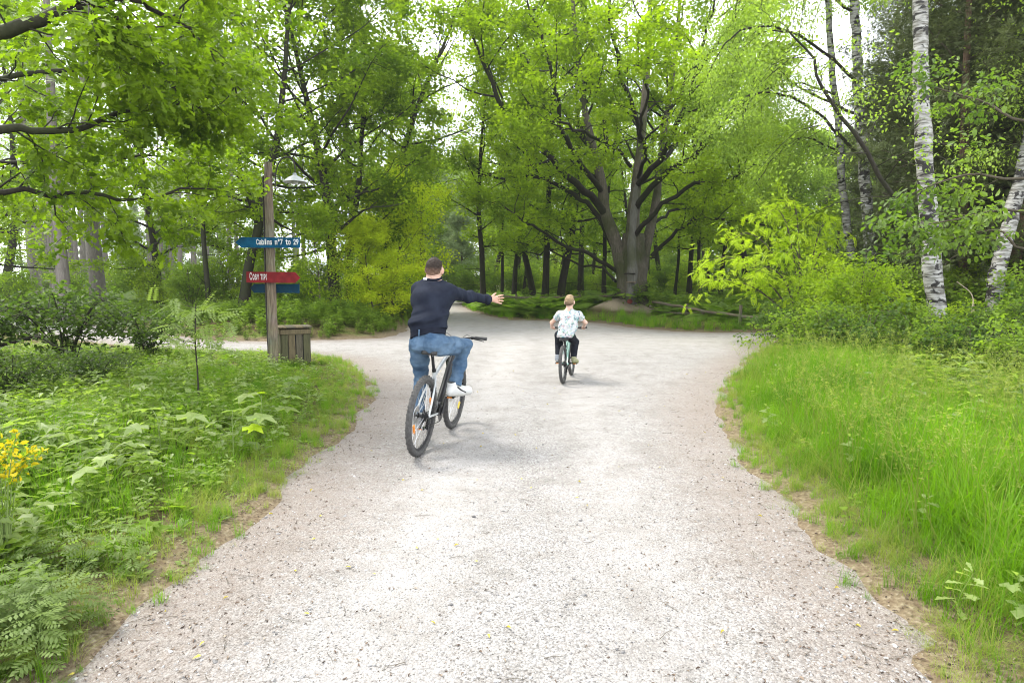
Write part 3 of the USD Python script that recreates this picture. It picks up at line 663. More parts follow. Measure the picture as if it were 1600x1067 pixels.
# ---- the near oak, its trunk left of the frame, branches reaching in overhead
def nearoak():
    r = np.random.default_rng(23)
    base = np.array([-8.6, 6.2, gz(-8.6, 6.2)])
    t = thing('oak_tree', 'near oak whose dark boughs and lobed leaves hang overhead from the left edge', 'tree', base)
    trunk = smooth_path([(0, 0, -.3), (.1, .05, 1.5), (.0, .2, 3.2), (.25, .3, 5.0), (.1, .2, 7.5), (.3, .3, 10)], 24)
    part(t, 'trunk', tube(trunk, np.linspace(.36, .12, 24), 12), B_DARK, True)
    Q = lambda px, py, d: P(px, py, d) - base
    limbs = [([trunk[8], Q(-150, 80, 6.4), Q(0, 47, 6.6), (Q(70, 30, 6.7)), Q(120, 12, 6.8), Q(190, -12, 7.0), Q(280, -30, 7.4), Q(360, -40, 7.8)], .115, 15),
             ([trunk[7], Q(-130, 214, 6.8), Q(0, 206, 7.3), Q(60, 202, 7.5), Q(135, 200, 7.8), Q(190, 176, 8.2), Q(260, 168, 8.6), Q(330, 150, 9.0)], .078, 16),
             ([trunk[5], Q(-120, 310, 7.2), Q(0, 300, 7.8), Q(90, 302, 8.1), Q(150, 306, 8.5), Q(225, 312, 9.0), Q(290, 296, 9.5), Q(360, 300, 10.0)], .055, 16),
             ([Q(120, 12, 6.8), Q(180, 20, 7.2), Q(215, 60, 7.6), Q(245, 110, 8.0), Q(290, 150, 8.6), Q(340, 190, 9.2)], .035, 12),
             ([Q(190, -12, 7.0), Q(240, 15, 7.6), Q(300, 50, 8.4), Q(350, 110, 9.2), Q(400, 180, 9.8)], .04, 13),
             ([trunk[12], Q(-60, -90, 7.4), Q(80, -120, 8.2), Q(220, -110, 9.0), Q(340, -60, 9.8), Q(430, 0, 10.4)], .08, 15),
             ([trunk[9], Q(-90, 130, 8.0), Q(20, 120, 8.8), Q(110, 110, 9.4), Q(210, 90, 10.0), Q(300, 110, 10.6), Q(390, 130, 11.2)], .06, 16),
             ([trunk[6], Q(-80, 260, 8.6), Q(30, 250, 9.4), Q(130, 258, 10.2), Q(240, 244, 10.9), Q(340, 262, 11.6)], .05, 15)]
    wood, tw = [], Twigs()
    for pts, r0, n in limbs:
        p = smooth_path(pts, 18); p[1:-1] += r.normal(0, .025, (16, 3))
        part(t, 'limb', tube(p, np.linspace(r0 * .85, .010, 18), 8), B_DARK, True)
        L = np.linalg.norm(np.diff(p, axis=0), axis=1).sum()
        side_shoots(r, p, min(L, 4.2), n, wood, tw, .26, .26, .34, 5, .013, -.02, 4, .7, 1.0)
    part(t, 'branches', join(wood), B_DARK, True)
    part(t, 'crown', tw.leaves(r, 19, .135, T_OAK, .095, .2, .55), M_NEAR)
nearoak()
def _pinnate(n, llen, lw, taper, droop=.25, end=True):
    v, f = [], []
    def leaf(x, dx, dy, L, w):
        k = len(v); d = unit([dx, dy, 0]); s = np.array([-d[1], d[0], 0])
        z = lambda q: -droop * q[0] ** 2 - .25 * abs(q[1])
        for q in (np.array([x, 0, 0]), np.array([x, 0, 0]) + d * L * .45 + s * w, np.array([x, 0, 0]) + d * L, np.array([x, 0, 0]) + d * L * .45 - s * w):
            v.append((q[0], q[1], z(q)))
        f.extend([(k, k + 2, k + 1), (k, k + 3, k + 2)])
    for i in range(n):
        x = .15 + .8 * i / n
        L = llen * taper(i / n)
        for s in (1, -1):
            leaf(x, .35, s, L, lw * L)
    if end:
        leaf(.93, 1, 0, llen * .8 * taper(.8), lw * llen * taper(.8))
    return _lt(v, f)
T_PINNATE = _pinnate(7, .24, .22, lambda t: 1 - .25 * t)
T_FROND = _pinnate(15, .42, .13, lambda t: math.sin(math.pi * min(1, .28 + .74 * t)) ** .8, .45)
T_FEATHER = _pinnate(5, .34, .20, lambda t: .6 + .5 * math.sin(math.pi * t), .2)

# ---- kinds of trees that are repeated through the wood
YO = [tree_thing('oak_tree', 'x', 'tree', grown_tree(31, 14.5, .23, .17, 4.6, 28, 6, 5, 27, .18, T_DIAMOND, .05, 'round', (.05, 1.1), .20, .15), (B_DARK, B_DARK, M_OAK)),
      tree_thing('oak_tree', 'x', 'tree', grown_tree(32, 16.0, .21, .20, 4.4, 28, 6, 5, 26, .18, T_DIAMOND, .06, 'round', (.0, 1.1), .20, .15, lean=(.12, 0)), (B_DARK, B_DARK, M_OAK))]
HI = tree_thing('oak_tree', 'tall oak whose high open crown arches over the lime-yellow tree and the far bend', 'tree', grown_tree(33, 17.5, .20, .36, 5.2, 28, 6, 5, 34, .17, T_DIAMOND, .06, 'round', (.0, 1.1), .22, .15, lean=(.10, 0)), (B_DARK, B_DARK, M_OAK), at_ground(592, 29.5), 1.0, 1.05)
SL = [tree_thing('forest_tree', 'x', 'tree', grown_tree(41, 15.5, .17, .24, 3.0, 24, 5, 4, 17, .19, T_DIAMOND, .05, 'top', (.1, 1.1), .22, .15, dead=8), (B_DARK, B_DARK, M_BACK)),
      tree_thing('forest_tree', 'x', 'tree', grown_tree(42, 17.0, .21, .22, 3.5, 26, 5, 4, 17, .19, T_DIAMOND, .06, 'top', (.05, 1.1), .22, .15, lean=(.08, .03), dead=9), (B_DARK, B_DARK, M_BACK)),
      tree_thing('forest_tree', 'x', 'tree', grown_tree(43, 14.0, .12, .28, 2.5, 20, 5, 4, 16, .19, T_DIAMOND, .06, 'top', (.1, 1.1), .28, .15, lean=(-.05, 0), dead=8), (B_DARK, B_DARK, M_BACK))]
PN = [tree_thing('pine_tree', 'x', 'tree', grown_tree(51, 21.0, .27, .48, 2.6, 20, 6, 4, 10, .20, T_NEEDLE, .015, 'top', (-.1, .8), .16, .0, dead=10), (B_PINE, B_PINE, M_GREYP)),
      tree_thing('pine_tree', 'x', 'tree', grown_tree(52, 20.0, .24, .52, 2.3, 18, 6, 4, 10, .20, T_NEEDLE, .015, 'top', (-.1, .8), .16, .0, dead=12), (B_PINE, B_PINE, M_GREYP))]
DP = [tree_thing('pine_tree', 'x', 'tree', grown_tree(61, 13.0, .14, .10, 2.4, 38, 8, 5, 17, .19, T_NEEDLE, .02, 'column', (-.2, .7), .17, .05, dead=8), (B_RED, B_TWIG, M_PINE)),
      tree_thing('pine_tree', 'x', 'tree', grown_tree(62, 14.0, .13, .16, 2.1, 36, 8, 5, 16, .19, T_NEEDLE, .02, 'column', (-.25, .6), .15, .05, dead=10), (B_RED, B_TWIG, M_PINE))]
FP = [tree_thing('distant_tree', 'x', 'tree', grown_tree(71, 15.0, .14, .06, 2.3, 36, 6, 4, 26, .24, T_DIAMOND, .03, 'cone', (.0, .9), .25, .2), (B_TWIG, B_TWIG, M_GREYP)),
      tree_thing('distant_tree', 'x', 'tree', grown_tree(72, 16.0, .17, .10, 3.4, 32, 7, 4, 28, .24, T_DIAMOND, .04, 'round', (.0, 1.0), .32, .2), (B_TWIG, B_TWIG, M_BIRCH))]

# ---- trees across the left branch of the path
def at_pp(px, d): return at_ground(px, d)
spots(YO[:1], [(526, 24.5, .4, 1.05, 0)], 'dark-trunked oak in the nettle bank, right of the lamp on the signpost', None)
one = lambda src, px, d, a, s, label, group=None: dup(src, at_ground(px, d), a, s, label, group)
one(SL[0], 545, 25.5, 2.2, 1.0, 'second dark trunk of the close pair right of the signpost lamp')
place(YO[1], at_ground(377, 23.5), -.3, .95); tag(YO[1], 'dark oak leaning to the right close behind the blue and red signboards')
one(SL[2], 330, 23.5, 1.0, .9, 'slim dark tree left of the signpost, in front of the grey pine trunks')
one(YO[0], 250, 29.0, 2.6, .85, 'leafy young oak between the thick grey pine and the slim dark tree on the left')
one(YO[1], 440, 31.0, 4.0, 1.0, 'leafy oak filling the gap between the signpost and the close pair of dark trunks')
one(SL[1], 8, 31.5, 2.0, 1.05, 'dark-trunked tree at the left edge beyond the left branch of the path')
one(YO[0], -60, 25.0, 5.0, .95, 'oak crown at the far left edge beyond the left branch of the path')
one(YO[1], 600, 44.0, 1.6, 1.1, 'oak left of the far bend, behind the man, with a round green crown')
one(SL[1], 580, 31.0, 3.6, 1.15, 'slim dark tree right of the close pair of trunks, above the lime-yellow tree')

place(PN[0], at_ground(156, 31), 0, 1.25); tag(PN[0], 'thickest grey-barked pine trunk on the left, across the path')
one(PN[1], 58, 37, 1.0, 1.1, 'grey pine nearest the left edge, thinner than the thick trunk beside it')
one(PN[0], 92, 40, 2.0, 1.0, 'grey pine between the leftmost pine and the thickest pine trunk')
place(PN[1], at_ground(104, 24), 2.0, 1.0); tag(PN[1], 'pale grey pine whose upper trunk shows high at the top left between oak leaves')
one(HI, 668, 44.0, 3.0, 1.1, 'tall oak set back left of the far bend, crown against the sky')
g = 'grey pines of the bright stand on the left'
lab = 'slender grey pine in the bright stand far beyond the left branch of the path'
for k in range(34):
    px = rs.uniform(-60, 480); d = rs.uniform(44, 82)
    dup(PN[k % 2], at_ground(px, d), rs.uniform(0, 6), rs.uniform(.8, 1.05), lab, g)
# ---- the shaded stand behind the big oak
g, lab = 'slim dark trees of the shaded stand behind the big oak', 'slim dark-barked tree in the shaded stand behind and beside the big oak'
its = [(757, 34, 0, 1.0, 0), (786, 39, 1, .95, 2), (803, 37, 2, .98, 0), (818, 45, 3, 1.0, 2), (834, 38, 4, 1.0, 1), (850, 34.5, 5.6, 1.0, 1), (875, 34, 1.2, 1.1, 1), (908, 42, 2.2, 1.05, 1), (924, 47, 3.3, 1, 2), (945, 40, .3, 1, 0),
       (1055, 42, 1.5, 1, 2), (1074, 37, 2.8, 1, 0), (1092, 34, 4.4, .95, 2), (1108, 45, 5.1, 1, 2), (1126, 40, .9, 1, 0), (1148, 48, 1.9, 1, 2), (1172, 41, 2.9, 1, 1), (1200, 45, 4.2, 1, 2), (1035, 52, 3, 1.1, 1), (985, 50, 4, 1.1, 0), (870, 52, 1, 1.1, 1), (770, 56, 1.3, 1.1, 1)]
for k in range(15):
    its.append((rs.uniform(775, 1240), rs.uniform(52, 78), rs.uniform(0, 6), rs.uniform(.9, 1.2), int(rs.integers(0, 3))))
spots(SL, its, lab, g)
# ---- pale trees closing the view at the end of the paths, and the wood around
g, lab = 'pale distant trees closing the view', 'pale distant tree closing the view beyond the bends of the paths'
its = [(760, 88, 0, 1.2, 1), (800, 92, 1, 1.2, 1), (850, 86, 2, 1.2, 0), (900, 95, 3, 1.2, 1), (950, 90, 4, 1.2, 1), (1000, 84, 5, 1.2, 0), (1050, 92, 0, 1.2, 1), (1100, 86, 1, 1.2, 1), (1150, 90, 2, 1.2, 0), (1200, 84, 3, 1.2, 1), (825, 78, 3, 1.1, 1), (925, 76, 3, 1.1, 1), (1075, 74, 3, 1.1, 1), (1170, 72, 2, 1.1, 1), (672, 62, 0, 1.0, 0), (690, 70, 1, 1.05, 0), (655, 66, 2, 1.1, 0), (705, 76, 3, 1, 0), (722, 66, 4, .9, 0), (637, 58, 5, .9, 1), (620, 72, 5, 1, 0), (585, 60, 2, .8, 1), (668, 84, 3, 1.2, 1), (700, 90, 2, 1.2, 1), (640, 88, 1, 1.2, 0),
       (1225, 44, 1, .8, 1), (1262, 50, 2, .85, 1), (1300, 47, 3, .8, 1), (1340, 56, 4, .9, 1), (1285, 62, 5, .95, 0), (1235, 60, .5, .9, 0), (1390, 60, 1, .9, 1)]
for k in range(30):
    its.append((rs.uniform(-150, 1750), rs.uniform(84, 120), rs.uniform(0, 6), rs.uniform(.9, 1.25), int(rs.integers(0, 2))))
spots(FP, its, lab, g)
# ---- dark pines on the right
g, lab = 'dark pines behind the birches on the right', 'dark-needled pine with a thin reddish trunk behind the birches on the right'
spots(DP, [(1545, 17.5, 0, 1.0, 0), (1620, 15.0, 1, 1.0, 1), (1490, 19.5, 2, .95, 1), (1415, 24, 3, .9, 0), (1590, 20, 4, 1.0, 0), (1660, 18, 5, 1.05, 1), (1450, 27, .5, 1, 1), (1530, 25, 1.5, 1.1, 0), (1700, 22, 2.5, 1.1, 0), (1600, 28, 3.5, 1.1, 1), (1390, 33, 4, .9, 1), (1480, 34, 4.5, 1.1, 0), (1760, 26, 1, 1.1, 1), (1560, 38, 1, 1.1, 1), (1660, 36, 2, 1.1, 0), (1505, 15.6, 4.4, 1.05, 0), (1570, 14.6, 2.2, 1.05, 1), (1440, 20.5, 5.2, 1.1, 0), (1400, 28, 3.3, 1.15, 1), (1640, 19.0, .2, 1.15, 0)], lab, g)

# ---- the birches on the right
def birch(name_label, pix, d0, r0, r1, seed, limbs=(), up_from=.45, nl=16, spread=2.2, extra=None, leafn=14, down=-.20):
    r = np.random.default_rng(seed)
    b = G(*pix[0]); b = np.array([b[0] * d0 / b[1], d0, gz(b[0] * d0 / b[1], d0)])
    t = thing('birch_tree', name_label, 'tree', b)
    p = smooth_path([P(px, py, d0 + k * .06) - b for k, (px, py) in enumerate(pix)], 40)
    p = np.vstack([p[:1] - [0, 0, .3], p])
    p[2:] += .012 * r.normal(size=(len(p) - 2, 3))
    n = len(p)
    part(t, 'trunk', tube(p, np.linspace(r0, r1, n) * (1 + .05 * np.sin(np.arange(n) * 1.3 + seed)) * np.where(np.arange(n) < 2, 1.2, 1), 12), B_BIRCH, True)
    wood, tw = [], Twigs()
    for k in range(nl):
        tt = up_from + (1 - up_from) * (k + r.uniform(0, 1)) / nl
        q, d = along(p, tt); az = k * 2.4 + seed
        L = spread * r.uniform(.6, 1.2)
        lb = wander(r, q, (math.cos(az), math.sin(az), .55), L, 8, .12, (0, 0, -.07))
        wood.append(tube(lb, np.linspace(.035, .006, 9), 4, False))
        side_shoots(r, lb, L, 7, wood, tw, .15, .5, .5, 5, .010, down, 3, .8, 1.0, depth=1)
    for pts, rad in limbs:
        lb = smooth_path([P(*q) - b for q in pts], 16); lb[1:-1] += r.normal(0, .02, (14, 3))
        part(t, 'limb', tube(lb, np.linspace(rad, .012, 16), 7), B_DARK, True)
        side_shoots(r, lb, np.linalg.norm(lb[-1] - lb[0]), 22, wood, tw, .12, .42, .55, 6, .012, down, 3, .8, 1.0, depth=1)
    part(t, 'branches', join(wood), B_DARK, True)
    part(t, 'crown', tw.leaves(r, leafn, .075, T_OVATE if d0 < 14 else T_DIAMOND, .20, .6, .6), M_BIRCH)
    return t
birch('large white-barked birch with black scars standing right of the bend', [(1467, 556), (1464, 490), (1456, 405), (1448, 305), (1442, 205), (1439, 100), (1437, 0), (1436, -120), (1434, -260)], 13.0, .20, .115, 1,
      [([(1448, 372, 13.1), (1385, 292, 12.9), (1335, 205, 12.7), (1290, 150, 12.5), (1270, 92, 12.4), (1240, 56, 12.3), (1205, 48, 12.2)], .055)], .80, 10, 1.6)
birch('birch with a grey and white trunk leaning to the right at the right edge', [(1548, 556), (1551, 490), (1560, 420), (1575, 360), (1590, 300), (1606, 230), (1622, 150), (1640, 40), (1650, -100)], 13.2, .175, .10, 2, (), .6, 8, 1.6)
birch('straight birch with a banded trunk in the sky gap left of the large birch', [(1370, 540), (1364, 450), (1356, 340), (1350, 250), (1342, 150), (1338, 60), (1333, -30), (1330, -140), (1328, -300)], 18.0, .18, .10, 3,
      [([(1350, 250, 18.1), (1290, 190, 17.6), (1230, 150, 17.2), (1170, 150, 17.0), (1130, 190, 16.8)], .05), ([(1341, 130, 18.2), (1270, 70, 17.8), (1200, 40, 17.4), (1140, 60, 17.2), (1105, 120, 17.0)], .05),
       ([(1344, 180, 18.2), (1270, 150, 19.4), (1200, 110, 20.2), (1140, 120, 20.8), (1100, 170, 21)], .045), ([(1335, 20, 18.3), (1260, -20, 18), (1180, -10, 18), (1120, 30, 18)], .045)], .80, 9, 2.4, leafn=34)
birch('thin leaning birch with a dark patchy trunk, leftmost of the birches', [(1350, 535), (1337, 440), (1326, 370), (1316, 290), (1310, 200), (1302, 120), (1296, 40), (1293, -60), (1290, -200)], 19.5, .13, .08, 4,
      [([(1312, 240, 19.5), (1260, 215, 19.2), (1215, 240, 19.0), (1180, 290, 18.8)], .035), ([(1305, 150, 19.6), (1240, 130, 20), (1180, 150, 20.4), (1150, 210, 20.6)], .035)], .78, 9, 2.2, leafn=34)
# a young birch outside the right edge reaches in with a leafy branch
def reach():
    r = np.random.default_rng(8)
    b = np.array([6.55, 6.9, gz(6.55, 6.9)])
    t = thing('young_birch', 'young birch reaching fresh leafy branches in from the right edge, before the birch trunks', 'tree', b)
    p = smooth_path([(0, 0, -.2), (.05, 0, 1.0), (.0, .05, 2.2), (.1, .1, 3.4), (.1, .1, 4.6)], 20)
    part(t, 'trunk', tube(p, np.linspace(.05, .012, 20), 8), B_TWIG, True)
    wood, tw = [], Twigs()
    for pts in ([tuple(p[10]), (1600, 330, 6.9), (1560, 328, 6.9), (1500, 342, 6.9), (1440, 352, 7.0), (1385, 366, 7.1)], [tuple(p[12]), (1590, 280, 7.0), (1520, 272, 7.1), (1455, 290, 7.3), (1410, 310, 7.4)], [tuple(p[9]), (1600, 390, 7.0), (1560, 360, 7.2), (1480, 375, 7.5), (1400, 400, 7.8)],
                [tuple(p[14]), (1600, 190, 7.2), (1540, 160, 7.6), (1470, 140, 8.0), (1420, 120, 8.2)]):
        l = smooth_path([np.array(q) if k == 0 else P(*q) - b for k, q in enumerate(pts)], 14)
        part(t, 'limb', tube(l, np.linspace(.02, .005, 14), 6), B_TWIG, True)
        side_shoots(r, l, 1.6, 8, wood, tw, .3, .26, .2, 4, .005, -.05, 3, .7, 1.0, depth=1)
    part(t, 'branches', join(wood), B_TWIG, True)
    part(t, 'crown', tw.leaves(r, 11, .08, T_OVATE, .08, .5, .5), leaf_mat('fresh_birch_leaf', (.07, .12, .018), (.17, .24, .04), (.38, .44, .12), gloss=.4))
reach()
# the bright yellow-green locust sapling at the right bend
def locust():
    r = np.random.default_rng(9)
    b = np.array([7.75, 16.2, gz(7.75, 16.2)])
    t = thing('locust_sapling', 'bright yellow-green feathery locust sapling hanging over the right bend of the path', 'tree', b)
    wood, tw = [], Twigs()
    for k, (x, y, h) in enumerate([(-.9, -.3, 3.4), (-1.5, -.1, 2.8), (-.3, .2, 3.7), (.3, -.2, 3.0), (-1.9, .3, 2.2), (-1.2, -.7, 1.9), (.6, .3, 2.4), (-2.1, -.3, 1.6), (-.6, -.7, 2.4), (-.1, -.6, 1.7)]):
        p = smooth_path([(0.03 * k, .02 * k, -.1), (x * .25, y * .25, h * .45), (x * .65, y * .7, h * .85), (x * 1.05, y, h * 1.0), (x * 1.25 - .15, y * 1.2, h * .93)], 14)
        part(t, 'stem', tube(p, np.linspace(.03, .006, 14), 6), B_TWIG, True)
        side_shoots(r, p, 2.0, 9, wood, tw, .35, .36, .35, 4, .008, -.03, 3, .22, 1.0, depth=1)
    part(t, 'branches', join(wood), B_TWIG, True)
    part(t, 'crown', tw.leaves(r, 3, .25, T_PINNATE, .09, .35, .35), M_LIME)
locust()
# lime-yellow young tree beside the far path
YT = tree_thing('young_tree', 'lime-yellow young tree glowing left of the far path, above the man', 'tree', grown_tree(81, 6.5, .08, .10, 2.3, 26, 6, 4, 34, .14, T_DIAMOND, .05, 'round', (.0, 1.0), .22, .2), (B_TWIG, B_TWIG, M_YELLOW), at_ground(612, 26.5), 0, .95)
dup(YT, at_ground(585, 24.5), 2.0, .62, 'smaller lime-yellow young tree, lower left of the taller one above the man')
tree_thing('young_tree', 'fresh green young tree leaning over the nettle bank left of the man', 'tree', grown_tree(82, 5.0, .06, .10, 1.7, 22, 5, 4, 14, .12, T_DIAMOND, .06, 'round', (.0, 1.0), .18, .2), (B_TWIG, B_TWIG, M_OAK), at_ground(500, 21.5), 0, .8)

# ------------------------------------------------------------------ plants on the ground
def blades(seed, n, h, w, spread, bend=.45, seg=3, hv=.35):
    r = np.random.default_rng(seed)
    v, f = [], []
    for k in range(n):
        a, b = r.uniform(0, 6.28), r.uniform(0, 6.28)
        o = np.array([math.cos(b), math.sin(b), 0]) * spread * math.sqrt(r.random())
        d = np.array([math.cos(a), math.sin(a), 0]); sd = np.array([-d[1], d[0], 0])
        L = h * r.uniform(1 - hv, 1 + hv); be = bend * r.uniform(.15, 1.5); ww = w * r.uniform(.6, 1.3)
        n0 = len(v)
        for i in range(seg + 1):
            t = i / seg
            c = o + d * (L * be * t * t) + np.array([0, 0, L * t * (1 - .35 * be * t)])
            q = ww * (1 - t) ** .7
            if i < seg:
                v += [c - sd * q, c + sd * q]
            else:
                v.append(c)
        for i in range(seg - 1):
            a0 = n0 + 2 * i
            f += [(a0, a0 + 1, a0 + 3), (a0, a0 + 3, a0 + 2)]
        a0 = n0 + 2 * (seg - 1)
        f.append((a0, a0 + 1, a0 + 2))
    return np.array(v), np.array(f)
def seedhead(seed, h):
    r = np.random.default_rng(seed)
    out = []
    for k in range(4):
        a = r.uniform(0, 6.28); hh = h * r.uniform(.8, 1.2)
        p = smooth_path([(r.normal(0, .04), r.normal(0, .04), 0), (math.cos(a) * .05, math.sin(a) * .05, hh * .6), (math.cos(a) * .16, math.sin(a) * .16, hh)], 7)
        out.append(tube(p, np.linspace(.0022, .0010, 7), 3, False))
        c = np.repeat(p[-3:], 7, 0) + r.normal(0, .012, (21, 3)) + np.array([0, 0, .02])
        out.append(leaf_batch(c, r.normal(0, .4, (21, 3)) + [math.cos(a), math.sin(a), .2], r.normal(0, 1, (21, 3)), np.full(21, .022), T_LANCE))
    return join(out)
def herb(seed, h, pairs, leaf, tmpl, stems=1, droop=.3, w=.003):
    r = np.random.default_rng(seed)
    wood, c, d, sz = [], [], [], []
    for s in range(stems):
        o = np.array([*r.normal(0, .06 if stems > 1 else 0, 2), 0]); hh = h * r.uniform(.75, 1.15)
        p = smooth_path([o, o + [*r.normal(0, .05 * h, 2), hh * .5], o + [*r.normal(0, .13 * h, 2), hh]], 8)
        wood.append(tube(p, np.linspace(w, w * .5, 8), 3, False))
        for k in range(pairs):
            t = .22 + .78 * (k + .5) / pairs
            q, dd = along(p, t); a0 = k * 1.57 + r.uniform(-.3, .3)
            for a in (a0, a0 + math.pi):
                c.append(q); d.append([math.cos(a), math.sin(a), r.uniform(-.1, .45) - droop * (1 - t)]); sz.append(leaf * (1.15 - .55 * abs(t - .5)) * r.uniform(.8, 1.15))
        c += [p[-1]] * 2; d += [[*r.normal(0, 1, 2), .6], [*r.normal(0, 1, 2), .6]]; sz += [leaf * .6] * 2
    c, d = np.array(c), np.array(d)
    lv = leaf_batch(c + unit(d) * .01, d, np.array([0, 0, 1]) + r.normal(0, .25, (len(c), 3)), np.array(sz), tmpl)
    return join(wood + [lv])
def rosette(seed, n, leaf, tmpl, lift=.5, spread=.05, h=.03):
    r = np.random.default_rng(seed)
    a = np.arange(n) * 2.4 + r.uniform(0, .6, n)
    c = np.stack([np.cos(a) * spread * r.uniform(.2, 1, n), np.sin(a) * spread * r.uniform(.2, 1, n), h * r.uniform(.3, 1.2, n)], 1)
    d = np.stack([np.cos(a), np.sin(a), lift * r.uniform(.2, 1.4, n)], 1)
    return leaf_batch(c, d, np.array([0, 0, 1]) + r.normal(0, .25, (n, 3)), leaf * r.uniform(.7, 1.2, n), tmpl)
def carpet(seed, n, leaf, tmpl, spread, h):
    r = np.random.default_rng(seed)
    c = np.stack([r.normal(0, spread, n), r.normal(0, spread, n), h * r.random(n)], 1)
    d = np.stack([r.normal(0, 1, n), r.normal(0, 1, n), r.uniform(-.2, .5, n)], 1)
    return leaf_batch(c, d, np.array([0, 0, 1]) + r.normal(0, .3, (n, 3)), leaf * r.uniform(.6, 1.2, n), tmpl)
def fern(seed, n, L):
    r = np.random.default_rng(seed)
    out = []
    for k in range(n):
        a = k * 6.28 / n + r.uniform(-.4, .4); ln = L * r.uniform(.75, 1.15)
        d = np.array([math.cos(a), math.sin(a), 0])
        p0 = d * .04; up_ = r.uniform(.45, 1.0)
        out.append(tube([p0, p0 + d * ln * .2 + [0, 0, ln * .35 * up_]], [.006, .004], 3, False))
        out.append(leaf_batch([p0 + d * ln * .16 + [0, 0, ln * .28 * up_]], [d + [0, 0, .75 * up_]], [[-d[0] * .5, -d[1] * .5, 1]], [ln], T_FROND))
    return join(out)
def scatter(seed, n, x0, x1, y0, y1, dens):
    r = np.random.default_rng(seed)
    x, y = r.uniform(x0, x1, n), r.uniform(y0, y1, n)
    s = sdist(x, y)
    vis = np.abs(x) < y * .95 + 1.6
    k = np.flatnonzero((s > -.05) & vis & (r.random(n) < dens(x, y, s)))
    return r, x[k], y[k], s[k]
def put(name, label, cat, protos, r, x, y, s, scale, idx=None, tilt=.12, sink=.01):
    z = ground_z(x, y, s) - sink
    idx = r.integers(0, len(protos), len(x)) if idx is None else idx
    return instancer(name, label, cat, protos, np.stack([x, y, z], 1), r.uniform(0, 6.28, len(x)), scale, idx, r.normal(0, tilt, len(x)))

TUFT = [(blades(k, 44, .30, .0030, .11, (.5, .75, .95)[k], hv=.5), M_GRASS, False) for k in range(3)] + [(blades(7, 36, .30, .0026, .11, .85, hv=.5), M_DRYG, False)]
HEAD = [(seedhead(3, .62), M_DRYG, False), (seedhead(4, .55), M_DRYG, False)]
# the tall meadow grass on the right
r, x, y, s = scatter(100, 26000, .9, 13.0, 1.3, 13.5, lambda x, y, s: np.where((x > 0.5) & (s < 5.5), np.clip(.95 - .05 * y, .3, 1) * sstep(-.05, .35, s + .25 * (n2(x, y, 2.2, 31) - .5)) * (1 - .75 * sstep(1.9, 3.4, s + .04 * y)), 0))
put('meadow_grass', 'long bright green grass of the verge on the right', 'grass', TUFT, r, x, y, s, np.clip(.22 + .85 * s, .22, 1.1) * r.uniform(.6, 1.35, len(x)) * (.45 + 1.15 * n2(x, y, .9, 32)), np.where(r.random(len(x)) < np.clip(.85 - 1.0 * s, .09, .8), 3, r.integers(0, 3, len(x))))
r, x, y, s = scatter(101, 1500, 1.2, 9.0, 1.8, 10.0, lambda x, y, s: np.where((x > 0.5) & (s > .45) & (s < 3.6), .55, 0))
put('flowering_grass', 'pale seed heads standing above the long grass on the right', 'grass', HEAD, r, x, y, s, r.uniform(.8, 1.3, len(x)))
# short grass and herbs of the left verge
r, x, y, s = scatter(102, 24000, -10.0, -.9, 1.6, 14.0, lambda x, y, s: np.where((x < 0) & (s < 6), np.clip(.85 - .045 * y, .25, 1) * sstep(-.05, .3, s + .25 * (n2(x, y, 2.2, 33) - .5)) * (.25 + .75 * sstep(.38, .62, n2(x, y, .7, 34)) + .4 * sstep(6, 9, y) * (s < 2)) * (1 - .85 * sstep(2.4, 4.5, s)), 0))
put('verge_grass', 'thin grass mixed into the weeds of the verge on the left', 'grass', TUFT, r, x, y, s, np.clip(.25 + .5 * s, .25, .8) * r.uniform(.7, 1.3, len(x)) * (1 - .45 * sstep(5.5, 9, y)), np.where(r.random(len(x)) < np.clip(.8 - .4 * s, .4, .8), 3, r.integers(0, 3, len(x))))
HERBS = [(herb(1, .34, 5, .085, T_OVATE), M_HERB, False), (herb(2, .28, 4, .10, T_OVATE), M_HERB, False), (herb(3, .30, 5, .11, T_OAK), M_PALEH, False), (herb(4, .26, 4, .12, T_PINNATE), M_HERB, False),
         (rosette(5, 9, .11, T_OVATE, .7), M_PALEH, False), (rosette(6, 8, .14, T_MAPLE, .5, .07, .12), M_HERB, False), (carpet(7, 34, .04, T_OVATE, .08, .10), M_HERB, False), (carpet(8, 30, .045, T_OVATE, .08, .07), M_PALEH, False)]
r, x, y, s = scatter(103, 17000, -11.0, -.9, 1.6, 14.5, lambda x, y, s: np.where((x < 0) & (s < 7), np.clip(.9 - .04 * y, .25, 1) * sstep(-.02, .6, s + .4 * (n2(x, y, 2.0, 35) - .5)), 0))
kind = r.choice(8, len(x), p=[.16, .14, .12, .10, .10, .08, .18, .12]); kind = np.where(s < .45, r.choice([4, 6, 7, 7], len(x)), kind)
put('weeds', 'leafy weeds and seedlings carpeting the verge on the left', 'weeds', HERBS, r, x, y, s, np.clip(.40 + .40 * s, .40, 1.0) * r.uniform(.7, 1.3, len(x)) * (1 - .35 * sstep(5.5, 9, y)), kind)
# weeds between and behind the grass on the right
r, x, y, s = scatter(104, 9000, 1.0, 14.0, 2.2, 14.5, lambda x, y, s: np.where(x > 0, np.clip(.10 + .5 * sstep(1.2, 3.0, s + .05 * y), 0, .6) * np.clip(1.1 - .05 * y, .4, 1) * sstep(.05, .5, s), 0))
put('verge_weeds', 'leafy weeds among the long grass and under the thicket on the right', 'weeds', HERBS, r, x, y, s, np.clip(.5 + .3 * s, .5, 1.3) * r.uniform(.8, 1.4, len(x)))
